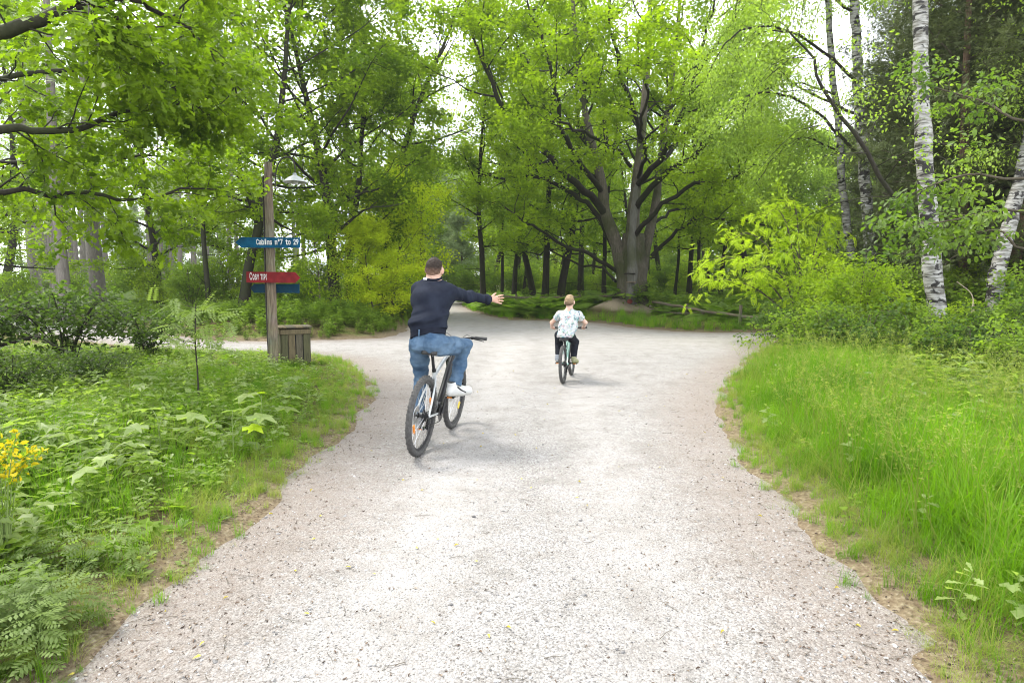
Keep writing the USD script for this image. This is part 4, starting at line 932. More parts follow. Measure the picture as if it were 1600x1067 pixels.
# feathery grey-green weeds at the bottom left corner
MUG = [(herb(k, .36, 6, .13, T_FEATHER, 2), M_MUG, False) for k in (11, 12)]
r, x, y, s = scatter(105, 260, -3.6, -1.6, 1.9, 3.6, lambda x, y, s: np.where((s > .10) & (s < 1.2), .45 * (1 - sstep(2.6, 3.4, y)), 0))
put('feathery_weeds', 'feathery grey-green weeds in the bottom left corner', 'weeds', MUG, r, x, y, s, r.uniform(.45, .85, len(x)))
# nettles on the bank across the left branch, and grass along the far edges
NET = [(herb(k, .75, 8, .13, T_OVATE, 4, .3, .004), M_SHRUB, False) for k in (21, 22, 23)]
r, x, y, s = scatter(106, 5200, -30.0, -1.8, 16.0, 29.0, lambda x, y, s: np.where((s > .15) & (y > 15.8 - .12 * (x + 4)), np.clip(1.1 - .06 * (y - 16), .3, 1) * (.5 + .5 * sstep(.3, .55, n2(x, y, .5, 41))), 0))
put('nettles', 'dense nettles on the low bank across the left branch of the path', 'nettles', NET, r, x, y, s, r.uniform(.5, .95, len(x)) * np.clip(.35 + .4 * s, .4, 1))
r, x, y, s = scatter(107, 9000, -14, 16, 18.0, 42.0, lambda x, y, s: np.where((s < 3.2) & (x > -3.5) & (np.hypot(x - OAK[0], y - OAK[1] + .6) > 2.6), sstep(0, .4, s) * np.clip(1.2 - .5 * s, .2, 1), 0))
put('far_grass', 'short bright grass along the far edge of the junction', 'grass', TUFT, r, x, y, s, r.uniform(.8, 1.5, len(x)))
FERN = [(fern(k, 8, .95), M_FERN, False) for k in range(3)]
r, x, y, s = scatter(108, 2600, -2.5, 4.6, 23.5, 37.0, lambda x, y, s: np.where((s > 1.5) & (np.hypot(x - OAK[0], y - OAK[1]) > 3.1) & ((y > 28.2) | (x < 2.4)), .55, 0))
put('bracken', 'green bracken covering the ground left of the big oak', 'bracken', FERN, r, x, y, s, r.uniform(.8, 1.35, len(x)))
r, x, y, s = scatter(109, 3400, 7.0, 26.0, 20.5, 40.0, lambda x, y, s: np.where((s > .8) & (x > 6.8 + (28.2 - y) * .2) & (np.hypot(x - OAK[0], y - OAK[1]) > 2.6), .30 + .5 * sstep(.4, .6, n2(x, y, .4, 43)), 0))
put('undergrowth', 'mixed green undergrowth behind the rail fence right of the big oak', 'undergrowth', [FERN[0], NET[0], NET[1]], r, x, y, s, r.uniform(.6, 1.1, len(x)))
r, x, y, s = scatter(110, 7000, -60, 45, 28, 75, lambda x, y, s: np.where(s > .6, .6, 0))
put('woodland_herbs', 'low green plants covering the floor of the wood behind', 'undergrowth', [NET[2], FERN[1], (carpet(31, 60, .14, T_OVATE, .45, .5), M_SHRUB, False)], r, x, y, s, r.uniform(.8, 1.7, len(x)))

# ---- single shrubs and saplings
r, x, y, s = scatter(111, 26000, -9, 9, 1.4, 14.5, lambda x, y, s: np.where(s < .55, .85 * sstep(-.10, .12, s + .42 * (n2(x, y, 2.6, 51) - .5)), 0))
put('edge_grass', 'thin yellowish grass creeping in from the edges of the gravel', 'grass', TUFT, r, x, y, s, r.uniform(.12, .42, len(x)), np.where(r.random(len(x)) < .6, 3, r.integers(0, 3, len(x))), sink=.0)
def bush(seed, R, H, stems, shoots, leafn, leaf, tmpl, arch=.5, sp=.09, rad=.012, flat=.5):
    r = np.random.default_rng(seed)
    wood, tw = [], Twigs()
    for k in range(stems):
        a = k * 2.4 + r.uniform(-.4, .4); q = r.uniform(.35, 1.0); hh = H * r.uniform(.6, 1.05) * (1.1 - .35 * q)
        e = np.array([math.cos(a), math.sin(a), 0]) * R * q
        p = smooth_path([(*r.normal(0, .08 * R, 2), -.08), e * .35 + [0, 0, hh * .6], e * .75 + [0, 0, hh], e * (1 + .25 * arch) + [0, 0, hh * (1 - .35 * arch)]], 10)
        wood.append(tube(p, np.linspace(rad, rad * .3, 10), 4, False))
        side_shoots(r, p, np.linalg.norm(p[-1] - p[0]), shoots, wood, tw, .12, .30, .22, 4, rad * .35, .04, 3, .7, 1.0, depth=1)
    return join(wood), tw.leaves(r, leafn, leaf, tmpl, sp, .2, flat)
def bush_thing(name, label, cat, b, m, loc=(0, 0, 0), rotz=0, scale=None, group=None, wood=None):
    t = thing(name, label, cat, loc, rotz, scale, group)
    part(t, 'stems', b[0], wood or B_TWIG, True); part(t, 'foliage', b[1], m)
    return t
M_BRAMBLE = leaf_mat('bramble_leaf', (.035, .07, .014), (.09, .145, .028), (.24, .31, .09), patch=1.5)
BR = [bush_thing('bramble_bush', 'x', 'bush', bush(k, 1.0, 1.15, 16, 6, 4, .085, T_OVATE, .9, .07, .007), (M_SHRUB, M_BRAMBLE)[k - 1]) for k in (1, 2)]
SH = [bush_thing('shrub', 'x', 'shrub', bush(k + 10, 1.3, 2.3, 16, 8, 7, .11, T_DIAMOND, .35, .13, .015), (M_SHRUB, M_BACK)[k]) for k in (0, 1)]
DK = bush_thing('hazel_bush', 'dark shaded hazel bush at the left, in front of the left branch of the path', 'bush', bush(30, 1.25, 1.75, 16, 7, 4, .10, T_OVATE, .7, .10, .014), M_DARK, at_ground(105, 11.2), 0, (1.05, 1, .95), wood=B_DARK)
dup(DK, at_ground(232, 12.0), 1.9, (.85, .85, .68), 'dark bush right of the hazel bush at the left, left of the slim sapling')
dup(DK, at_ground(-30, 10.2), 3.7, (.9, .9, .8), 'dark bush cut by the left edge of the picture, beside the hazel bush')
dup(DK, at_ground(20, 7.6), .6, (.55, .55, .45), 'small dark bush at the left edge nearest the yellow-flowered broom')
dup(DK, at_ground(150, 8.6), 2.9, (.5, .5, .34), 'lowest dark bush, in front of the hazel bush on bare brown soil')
place(BR[0], at_ground(1262, 11.6), 0, (1.0, 1, .95)); tag(BR[0], 'leafy bramble bush at the corner of the bend on the right, under the locust sapling')
place(BR[1], at_ground(1345, 10.8), 1.0, 1.0); tag(BR[1], 'bramble bush left of the foot of the large birch')
for k, (px, d, a, sc, lab) in enumerate([(1430, 10.2, 2, .72, 'bramble bush in front of the foot of the large birch'), (1520, 9.6, 3, .72, 'bramble bush in front of the leaning birch at the right edge'), (1600, 8.6, 4, .75, 'bramble bush cut by the right edge above the long grass'),
                                         (1225, 14.2, 5, .85, 'small bramble bush right behind the bend at the end of the gravel'), (1300, 14.4, 1.5, 1.15, 'bramble bush behind the corner of the bend, between locust sapling and thin birch'), (1400, 14.6, 2.5, 1.15, 'bramble bush behind the large birch'), (1500, 14.0, 3.3, 1.2, 'bramble bush between the large birch and the leaning birch'), (1650, 11.5, .7, 1.2, 'bramble bush right of the leaning birch')]):
    dup(BR[k % 2], at_ground(px, d), a, sc * 1.15, lab)
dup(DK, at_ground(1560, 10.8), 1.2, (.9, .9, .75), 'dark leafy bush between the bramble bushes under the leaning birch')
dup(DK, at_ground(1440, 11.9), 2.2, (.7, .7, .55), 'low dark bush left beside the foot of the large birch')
g, lab = 'shrubs under the trees on the left', 'green shrub growing under the trees across the left branch of the path'
spots(SH, [(470, 22.5, 0, .75, 0), (420, 26, 1, .95, 1), (300, 24, 2, .95, 0), (250, 27, 3, 1.0, 1), (215, 34, 4, 1.1, 0), (350, 28, 5, 1.2, 1), (500, 29, 1, 1.1, 0), (580, 27, 2, .9, 1), (620, 33, 3, 1.0, 0), (120, 36, 4, 1.0, 1), (30, 29, 5, .9, 0), (-40, 31, 6, 1.2, 1), (630, 42, .5, 1.2, 1), (400, 37, 1.5, 1.3, 0), (180, 45, 2, 1.2, 1), (60, 47, 3, 1.2, 0), (300, 46, 4, 1.2, 0), (480, 42, 5, 1.3, 1), (655, 50, 2, 1.2, 0), (550, 48, 2, 1.4, 0)], lab, g)
for k, (px, d, a, sc, lb) in enumerate([(1305, 11.4, 3, .48, 'young shrub among the brambles at the corner of the bend on the right'), (1338, 12.6, 4, .78, 'shrub standing between the thin birches and the large birch'), (1412, 12.2, 5, .50, 'young shrub close on the left of the large birch trunk'), (1508, 11.4, 1, .48, 'young shrub in front of the gap between the large and the leaning birch'), (1610, 10.9, 2, .6, 'shrub overlapping the foot of the leaning birch at the right edge'), (1300, 13.6, 2, .85, 'leafy shrub in front of the two thin birches'), (1392, 14.2, 0, .80, 'leafy shrub just left of the large birch, behind the low shrub'), (1512, 15.2, 4, .85, 'leafy shrub filling the gap between the two right birches'), (1625, 12.6, 3, .8, 'leafy shrub at the right edge beside the leaning birch'), (1258, 17.5, 0, .72, 'green shrub right behind the locust sapling'), (1290, 17.0, 1, 1.0, 'green shrub between the locust sapling and the thin leaning birch'), (1330, 16.0, 2, .8, 'shrub in front of the two thin birches'), (1395, 17.0, 3, 1.0, 'green shrub left behind the large birch'), (1500, 16.0, 4, .9, 'shrub in the shade between the large birch and the leaning birch'), (1590, 14.5, 5, .9, 'shrub in the shade behind the leaning birch at the right edge')]):
    dup(SH[k % 2], at_ground(px, d), a, sc, lb)
g, lab = 'shrubs in the shade behind the big oak', 'green shrub in the shade behind the big oak and the rail fence'
for k, (px, d, a, sc) in enumerate([(735, 44, 0, 1.2), (770, 48, 1, 1.3), (810, 46, 2, 1.2), (860, 48, 3, 1.2), (905, 50, 4, 1.4), (940, 45, 5, 1.1), (1040, 47, 0, 1.2), (1075, 44, 1, 1.1), (1110, 50, 2, 1.3), (1150, 36, 3, .8), (1190, 40, 4, 1.0), (1230, 33, 5, 1.0), (1260, 30, 0, .9), (1300, 34, 1, 1.2), (1340, 28, 2, 1.0), (1010, 58, 3, 1.5), (720, 60, 4, 1.4), (880, 62, 5, 1.5), (1180, 58, 1, 1.5), (1075, 60, 3, 1.5), (960, 62, 2, 1.5), (800, 64, 3, 1.5), (1280, 45, 2, 1.3), (1380, 40, 2, 1.3), (840, 70, 2, 1.7), (920, 68, 3, 1.7), (1000, 70, 4, 1.7), (1130, 68, 5, 1.7), (1060, 52, 1, 1.3), (985, 46, 2, 1.1), (890, 43, 2, 1.0), (835, 53, 2, 1.3), (1210, 50, 2, 1.3)]):
    dup(SH[k % 2], at_ground(px, d), a, sc, lab, g)
# saplings and flowers of the left verge
def rowan():
    r = np.random.default_rng(3); b = G(311, 652); b[2] = gz(b[0], b[1])
    t = thing('rowan_sapling', 'slim sapling with one thin dark stem and feathery leaves in the left verge', 'sapling', b)
    p = smooth_path([(0, 0, -.05), (.01, .0, .4), (-.01, .02, .8), (.03, .0, 1.25)], 12)
    part(t, 'stem', tube(p, np.linspace(.011, .005, 12), 6), B_DARK, True)
    wood, tw = [], Twigs()
    for k in range(13):
        q, d = along(p, .5 + .5 * k / 13); a = k * 2.4
        l = wander(r, q, (math.cos(a), math.sin(a), .35), r.uniform(.22, .5), 4, .12)
        wood.append(tube(l, np.linspace(.004, .0015, 5), 3, False)); tw.add(l[1], l[-1] - l[1], .25)
    part(t, 'branches', join(wood), B_TWIG, True)
    part(t, 'crown', tw.leaves(r, 8, .24, T_PINNATE, .05, .1, .3), M_PALEH)
rowan()
def maple_mesh(seed, h, n, leaf):
    r = np.random.default_rng(seed)
    st, lv = [], []
    p = smooth_path([(0, 0, -.04), (.01, 0, h * .5), (.02, .01, h)], 6)
    st.append(tube(p, np.linspace(.006, .003, 6), 5, False))
    for k in range(n):
        q, _ = along(p, .55 + .45 * k / n); a = k * 2.2 + r.uniform(-.3, .3); L = h * r.uniform(.35, .6)
        e = q + np.array([math.cos(a) * L, math.sin(a) * L, L * .35])
        st.append(tube([q, (q + e) / 2 + [0, 0, .03], e], .002, 3, False))
        lv.append(leaf_batch([e], [[math.cos(a), math.sin(a), -.15]], [[r.normal(0, .15), r.normal(0, .15), 1]], [leaf * r.uniform(.75, 1.2)], T_MAPLE))
    return join(st), lv
MPL = []
for k, (px, py, sc, lab) in enumerate([(408, 690, 1.0, 'maple seedling with broad pale leaves beside the slim sapling, nearest the path'), (365, 735, .95, 'maple seedling with a yellowish leaf in front of the slim sapling'), (455, 640, .8, 'maple seedling below the signpost in the left verge'),
                                       (255, 740, 1.0, 'maple seedling left of the one with the yellowish leaf'), (52, 872, .62, 'maple seedling under the yellow-flowered broom'), (170, 800, .9, 'maple seedling in the middle of the left verge, right of the broom'), (205, 660, 1.0, 'maple seedling in front of the dark bushes on the left'), (95, 745, .9, 'maple seedling right behind the broom')]):
    b = G(px, py); b[2] = gz(b[0], b[1])
    t = thing('maple_seedling', lab, 'seedling', b, k * 1.3, sc)
    s_, l_ = maple_mesh(k, .42, 6 + k % 3, .20)
    part(t, 'stem', s_, M_STEM, True)
    for q, m_ in enumerate(l_):
        part(t, 'leaf', m_, M_LIME if (k == 1 and q == 2) or (k == 0 and q == 4) else M_PALEH)
def broom():
    r = np.random.default_rng(5); b = G(12, 905); b[2] = gz(b[0], b[1])
    t = thing('broom_bush', 'broom with clusters of yellow flowers at the left edge', 'bush', b)
    w, lv, fl = [], [], []
    for k in range(11):
        a = r.uniform(0, 6.28); q = r.uniform(.05, .26)
        p = smooth_path([(0, 0, -.05), (math.cos(a) * q * .4, math.sin(a) * q * .4, .45), (math.cos(a) * q, math.sin(a) * q, r.uniform(.5, .84))], 10)
        w.append(tube(p, np.linspace(.006, .002, 10), 4, False))
        c = np.repeat(p[3:], 7, 0); n = len(c)
        lv.append(leaf_batch(c + r.normal(0, .012, (n, 3)), r.normal(0, 1, (n, 3)) + [0, 0, .3], r.normal(0, 1, (n, 3)), r.uniform(.03, .06, n), T_LANCE))
        c = np.repeat(p[5:], 6, 0); n = len(c)
        fl.append(leaf_batch(c + r.normal(0, .016, (n, 3)), r.normal(0, 1, (n, 3)) + [0, 0, .4], r.normal(0, 1, (n, 3)), r.uniform(.026, .042, n), T_OVATE))
    part(t, 'stems', join(w), M_STEM, True); part(t, 'leaves', join(lv), M_HERB); part(t, 'flowers', join(fl), M_FLOWER)
broom()
# dead branches lying by the dark bushes
for pts, r0, lab in [([(-40, 505, 11.2), (0, 488, 11.1), (25, 480, 11.0), (45, 472, 10.9)], .035, 'broken dark branch poking up at the left edge above the hazel bush'),
                     ([(-20, 545, 10.4), (30, 532, 10.3), (60, 526, 10.2), (85, 540, 10.2), (115, 552, 10.2)], .035, 'fallen dark branch arching over the soil in front of the hazel bush'),
                     ([(210, 589, 9.4), (235, 587, 9.3), (262, 588, 9.2)], .012, 'thin pale dead stick lying left of the slim sapling')]:
    p = smooth_path([P(*q) for q in pts], 14)
    v = tube(p, np.linspace(r0, r0 * .45, 14), 8)
    solo('dead_branch', v, B_DARK if r0 > .02 else B_RED, lab, 'branch', True)
# pale bramble canes hanging at the foot of the birches
for pts, lab in [([(1520, 470, 11.5), (1518, 520, 11.3), (1540, 565, 11.0), (1600, 580, 10.6)], 'pale bare bramble cane curving down beside the leaning birch'), ([(1495, 440, 12), (1518, 460, 11.8), (1522, 490, 11.6)], 'short pale bare cane between the two right birches')]:
    solo('bramble_cane', tube(smooth_path([P(*q) for q in pts], 16), .009, 6), plain('dry_cane' + str(len(pts)), (.33, .27, .18), .8), lab, 'cane', True)

# ------------------------------------------------------------------ bodies: distance fields made into one smooth surface
class Field:
    def __init__(self, lo, hi, h):
        self.lo, self.h = np.asarray(lo, float), h
        self.n = np.ceil((np.asarray(hi, float) - self.lo) / h).astype(int) + 1
        self.d = np.full(self.n, .5, np.float32)
    def _box(self, lo, hi):
        a = np.clip(np.floor((np.asarray(lo) - self.lo) / self.h).astype(int), 0, self.n)
        b = np.clip(np.ceil((np.asarray(hi) - self.lo) / self.h).astype(int) + 1, 0, self.n)
        if (b <= a).any():
            return None, None
        sl = tuple(slice(i, j) for i, j in zip(a, b))
        ax = [self.lo[k] + self.h * np.arange(a[k], b[k]) for k in range(3)]
        return sl, np.stack(np.meshgrid(*ax, indexing='ij'), -1)
    def _put(self, sl, v, k):
        d = self.d[sl]
        if k <= 0:
            self.d[sl] = np.minimum(d, v)
        else:
            e = np.clip(.5 + .5 * (d - v) / k, 0, 1)
            self.d[sl] = d * (1 - e) + v * e - k * e * (1 - e)
    def bone(self, a, b, ra, rb, k=.02, wide=None, s=1.0):
        """a tapering bone; wide: an axis along which it is s times as thick"""
        a, b = np.asarray(a, float), np.asarray(b, float)
        m = max(ra, rb) * max(1, s) + k + .04
        sl, p = self._box(np.minimum(a, b) - m, np.maximum(a, b) + m)
        if sl is None: return
        ab = b - a
        q = p - a
        if wide is not None:
            w = unit(wide); f = 1 - 1 / s
            q = q - (q @ w)[..., None] * w * f
            ab = ab - (ab @ w) * w * f
        t = np.clip(q @ ab / max(ab @ ab, 1e-9), 0, 1)
        v = np.linalg.norm(q - t[..., None] * ab, axis=-1) - (ra + (rb - ra) * t)
        self._put(sl, v.astype(np.float32), k)
    def blob(self, c, r, k=.02, R=None):
        c, r = np.asarray(c, float), np.asarray(r, float)
        m = r.max() + k + .04
        sl, p = self._box(c - m, c + m)
        if sl is None: return
        q = p - c
        if R is not None: q = q @ np.asarray(R)
        g = np.linalg.norm(q / r, axis=-1)
        v = (g - 1) * g / np.maximum(np.linalg.norm(q / (r * r), axis=-1), 1e-6)
        self._put(sl, v.astype(np.float32), k)
    def chain(self, pts, radii, k=.02, wide=None, s=None):
        for i in range(len(pts) - 1):
            self.bone(pts[i], pts[i + 1], radii[i], radii[i + 1], k, wide, 1.0 if s is None else s)
    def grid(self):
        ax = [self.lo[k] + self.h * np.arange(self.n[k]) for k in range(3)]
        return np.meshgrid(*ax, indexing='ij', sparse=True)
    def cut(self, p, nrm, where=None):
        """keep the side against nrm"""
        x, y, z = self.grid(); n = unit(nrm); p = np.asarray(p, float)
        c = ((x - p[0]) * n[0] + (y - p[1]) * n[1] + (z - p[2]) * n[2]).astype(np.float32)
        c = np.broadcast_to(c, self.d.shape)
        if where is not None:
            c = np.where(where(x, y, z), c, -1)
        self.d = np.maximum(self.d, c)
    def wrinkle(self, amp, scale, seed=0, band=.03, o=2):
        k = np.abs(self.d) < band
        ii = np.argwhere(k)
        p = self.lo + ii * self.h
        self.d[k] += (amp * (meshkit.fbm(p * np.asarray(scale, float), o, seed) - .5) * 2).astype(np.float32)
    def mesh(self):
        d = self.d; ins = d < 0
        c = np.zeros(tuple(self.n - 1), np.int8)
        for a, b, e in np.ndindex(2, 2, 2):
            c += ins[a:self.n[0] - 1 + a, b:self.n[1] - 1 + b, e:self.n[2] - 1 + e]
        idx = np.argwhere((c > 0) & (c < 8))
        num = np.full(tuple(self.n - 1), -1, np.int32); num[tuple(idx.T)] = np.arange(len(idx))
        off = np.array(list(np.ndindex(2, 2, 2)))
        val = d[tuple((idx[:, None] + off[None]).transpose(2, 0, 1))]
        acc = np.zeros((len(idx), 3)); cnt = np.zeros(len(idx))
        for i in range(8):
            for ax in range(3):
                if off[i][ax] == 0:
                    o2 = off[i].copy(); o2[ax] = 1; j = o2[0] * 4 + o2[1] * 2 + o2[2]
                    va, vb = val[:, i], val[:, j]; k = (va < 0) != (vb < 0)
                    t = va[k] / (va[k] - vb[k]); p = np.repeat(off[i][None].astype(float), k.sum(), 0); p[:, ax] += t
                    acc[k] += p; cnt[k] += 1
        v = self.lo + self.h * (idx + acc / cnt[:, None])
        faces = []
        for ax in range(3):
            b_, c_ = (ax + 1) % 3, (ax + 2) % 3
            sl0 = [slice(1, -1)] * 3; sl1 = [slice(1, -1)] * 3
            sl0[ax] = slice(0, -1); sl1[ax] = slice(1, None)
            A, B = ins[tuple(sl0)], ins[tuple(sl1)]
            for flip, cond in ((False, A & ~B), (True, ~A & B)):
                e = np.argwhere(cond)
                if not len(e): continue
                e[:, b_] += 1; e[:, c_] += 1
                q = []
                for db, dc in ((1, 1), (0, 1), (0, 0), (1, 0)):
                    g = e.copy(); g[:, b_] -= db; g[:, c_] -= dc
                    q.append(num[tuple(g.T)])
                q = np.stack(q, 1)
                faces.append(q[:, ::-1] if flip else q)
        f = np.vstack(faces); f = f[(f >= 0).all(1)]
        return v, np.vstack([f[:, [0, 1, 2]], f[:, [0, 2, 3]]])

def riding_frame(rear, front, lean):
    d = unit(front - rear); l = np.array([-d[1], d[0], 0]); u = np.array([0, 0, 1.0])
    l2 = l * math.cos(lean) + u * math.sin(lean); u2 = np.cross(d, l2)
    M = np.eye(4); M[:3, 0], M[:3, 1], M[:3, 2], M[:3, 3] = d, l2, u2, rear
    return M
def skin_mat(name, c):
    return mat(name, {'g': ('geometry', {}), 'n': ('noise_texture', {'scale': 40.0, 'detail': 3.0}), 'r': ('rgb_ramp', {'ramp': [(.3, tuple(x * .62 for x in c)), (.7, tuple(min(1, x * .76) for x in c))]}),
        'p': ('principled_bsdf', {'roughness': .55, 'subsurface_weight': .15, 'subsurface_radius': (.6, .25, .12), 'subsurface_scale': .01})}, [('g.position', 'n.vector'), ('n.fac', 'r.fac'), ('r.color', 'p.base_color')])
def cloth(name, lo, hi, weave=320.0, big=9.0, rough=.9, bump=.25):
    lo, hi = tuple(x * .72 for x in lo), tuple(x * .72 for x in hi)
    return mat(name, {'g': ('texture_coordinate', {}), 'n': ('noise_texture', {'scale': big, 'detail': 5.0, 'roughness': .6}), 'w': ('noise_texture', {'scale': weave, 'detail': 1.0}), 'r': ('rgb_ramp', {'ramp': [(.32, lo), (.68, hi)]}),
        'b': ('bump', {'strength': bump, 'distance': .002}), 'p': ('principled_bsdf', {'roughness': rough, 'specular_ior_level': .12})},
        [('g.object', 'n.vector'), ('g.object', 'w.vector'), ('n.fac', 'r.fac'), ('r.color', 'p.base_color'), ('w.fac', 'b.height'), ('b.normal', 'p.normal')])
SKIN = skin_mat('skin', (.50, .30, .22)); SKIN2 = skin_mat('child_skin', (.62, .40, .31))
def hair_mat(name, top, low, z0, z1):
    return mat(name, {'g': ('texture_coordinate', {}), 's': ('separate_xyz', {}), 'n': ('noise_texture', {'scale': 110.0, 'detail': 3.0}), 'ma': ('math', {'math_type': 'multiply_add', 'value2': .03}), 'r': ('map_range', {'from_min': z0 + .015, 'from_max': z1 + .015, 'clamp': True}),
        'm': ('mix', {'color1': low, 'color2': top}), 'v': ('rgb_ramp', {'ramp': [(.3, (.55, .55, .55)), (.7, (1.5, 1.45, 1.4))]}), 'mm': ('mix', {'mix_type': 'multiply', 'fac': 1.0}), 'b': ('bump', {'strength': .7, 'distance': .004}), 'p': ('principled_bsdf', {'roughness': .7, 'specular_ior_level': .2})},
        [('g.object', 'n.vector'), ('g.object', 's.vector'), ('n.fac', 'ma.value1'), ('s.z', 'ma.value3'), ('ma.value', 'r.value'), ('r.result', 'm.fac'), ('n.fac', 'v.fac'), ('m.color', 'mm.color1'), ('v.color', 'mm.color2'), ('mm.color', 'p.base_color'), ('n.fac', 'b.height'), ('b.normal', 'p.normal')])
HAIR = hair_mat('dark_brown_hair', (.016, .010, .007), (.15, .09, .065), 1.640, 1.722); HAIR2 = hair_mat('fair_hair', (.20, .145, .085), (.075, .048, .032), 1.215, 1.300)
NAVY = cloth('navy_jersey', (.009, .012, .023), (.018, .023, .038)); RIB = cloth('navy_rib', (.007, .009, .017), (.012, .015, .026))
DENIM = cloth('blue_denim', (.040, .082, .150), (.13, .20, .29), big=6.0); BLACKC = cloth('black_cloth', (.008, .009, .014), (.02, .022, .03))
WHITE = plain('white_leather', (.72, .72, .71), .45, vary=.05); SOLE = plain('white_rubber', (.62, .61, .58), .7, vary=.06); BLACKL = plain('black_leather', (.012, .012, .013), .45)
RUBBER = plain('black_rubber', (.030, .030, .032), .75, vary=.25, scale=60); DUSTY = plain('dusty_tyre', (.075, .072, .070), .85, vary=.35, scale=40)
BLACKM = plain('black_metal', (.014, .014, .016), .35, .3); STEEL = plain('steel', (.55, .55, .56), .3, 1.0); SILVER = plain('silver_paint', (.60, .62, .63), .35, .25, coat=.3)
ORANGE = plain('orange_reflector', (.75, .25, .03), .25); YELLOWR = plain('yellow_reflector', (.75, .55, .03), .25); MINT = plain('mint_paint', (.33, .58, .50), .35, coat=.3)
WSHIRT = plain('white_collar', (.7, .7, .7), .8); OLIVE = plain('olive_sole', (.22, .20, .06), .8); GREYS = plain('grey_trainer', (.30, .32, .36), .7); EYEW = plain('eye_white', (.75, .73, .70), .3); IRIS = plain('iris', (.05, .035, .02), .2)

# ------------------------------------------------------------------ bicycles, in a frame of their own: x forward, y left, z up, rear tyre on the origin
def wheel(par, x, R, tr, spokes, tyre_m, hub_w, refl=None, refl_at=0.0, disc=True, knobs=True, cassette=False, spin=0.0):
    rimr = R - 2 * tr + .004
    c = np.array([x, 0, R])
    toY = rot([1, 0, 0], math.pi / 2)
    w = thing_child(par, 'wheel')
    a = np.linspace(0, 2 * np.pi, 17)
    prof = [(R - tr + tr * math.cos(t), tr * .98 * math.sin(t)) for t in a]
    ms = [moved(lathe(prof, sides=56), toY, c)]
    if knobs:
        n = 66
        for k in range(n):
            th = k * 2 * np.pi / n
            for y, ro, s in (((-.009, 0, (.012, .010, .006)), (.009, 0, (.012, .010, .006))) if k % 2 else ((0, 0, (.016, .009, .006)), (-.021, .45, (.014, .010, .006)), (.021, .45, (.014, .010, .006)))):
                rad = R - tr + tr * math.cos(abs(y) / tr * 1.15) + .002
                Rm = rot([0, 1, 0], th) @ rot([1, 0, 0], math.copysign(ro, -y) if ro else 0)
                ms.append(box(s, c + rot([0, 1, 0], th) @ np.array([0, y * .98, rad]), Rm))
    part(w, 'tyre', join(ms), tyre_m, 40)
    prof = [(rimr, -.013), (rimr - .018, -.011), (rimr - .022, 0), (rimr - .018, .011), (rimr, .013), (rimr, -.013)]
    part(w, 'rim', moved(lathe(prof, sides=56), toY, c), BLACKM, 40)
    part(w, 'hub', moved(lathe([(0, -hub_w), (.012, -hub_w), (.012, -hub_w * .6), (.028, -hub_w * .55), (.016, -hub_w * .4), (.016, hub_w * .4), (.028, hub_w * .55), (.012, hub_w * .6), (.012, hub_w), (0, hub_w)], sides=18), toY, c), BLACKM, 30)
    for k in range(spokes):
        th = spin + k * 2 * np.pi / spokes; sd = (-1) ** k
        a0 = th + .5 * (1 if (k // 2) % 2 else -1)
        p0 = c + np.array([.026 * math.sin(a0), sd * hub_w * .55, .026 * math.cos(a0)])
        p1 = c + np.array([(rimr - .02) * math.sin(th), 0, (rimr - .02) * math.cos(th)])
        part(w, 'spoke', tube([p0, p1], .0015, 4, False), STEEL)
    if disc:
        part(w, 'brake_disc', moved(lathe([(.035, -.001), (.085, -.001), (.085, .001), (.035, .001), (.035, -.001)], sides=32), toY, c + [0, hub_w * .8, 0]), STEEL, 30)
    if cassette:
        ms = []
        for k in range(8):
            rr = .062 - .005 * k
            ms.append(moved(lathe([(.018, -.0012), (rr, -.0012), (rr, .0012), (.018, .0012)], sides=28), toY, c + [0, -hub_w * .25 - .0048 * k, 0]))
        part(w, 'cassette', join(ms), BLACKM, 30)
    for m, ats in (refl or ()):
        for at in ats:
            part(w, 'reflector', moved(box((.085, .016, .03), (0, 0, 0), None, .005), rot([0, 1, 0], at), c + rot([0, 1, 0], at) @ np.array([0, -.006, rimr * .72])), m)
    return w
def thing_child(par, name):
    return UsdGeom.Xform.Define(stage, numbered(f'{par.GetPath()}/{name}')).GetPrim()
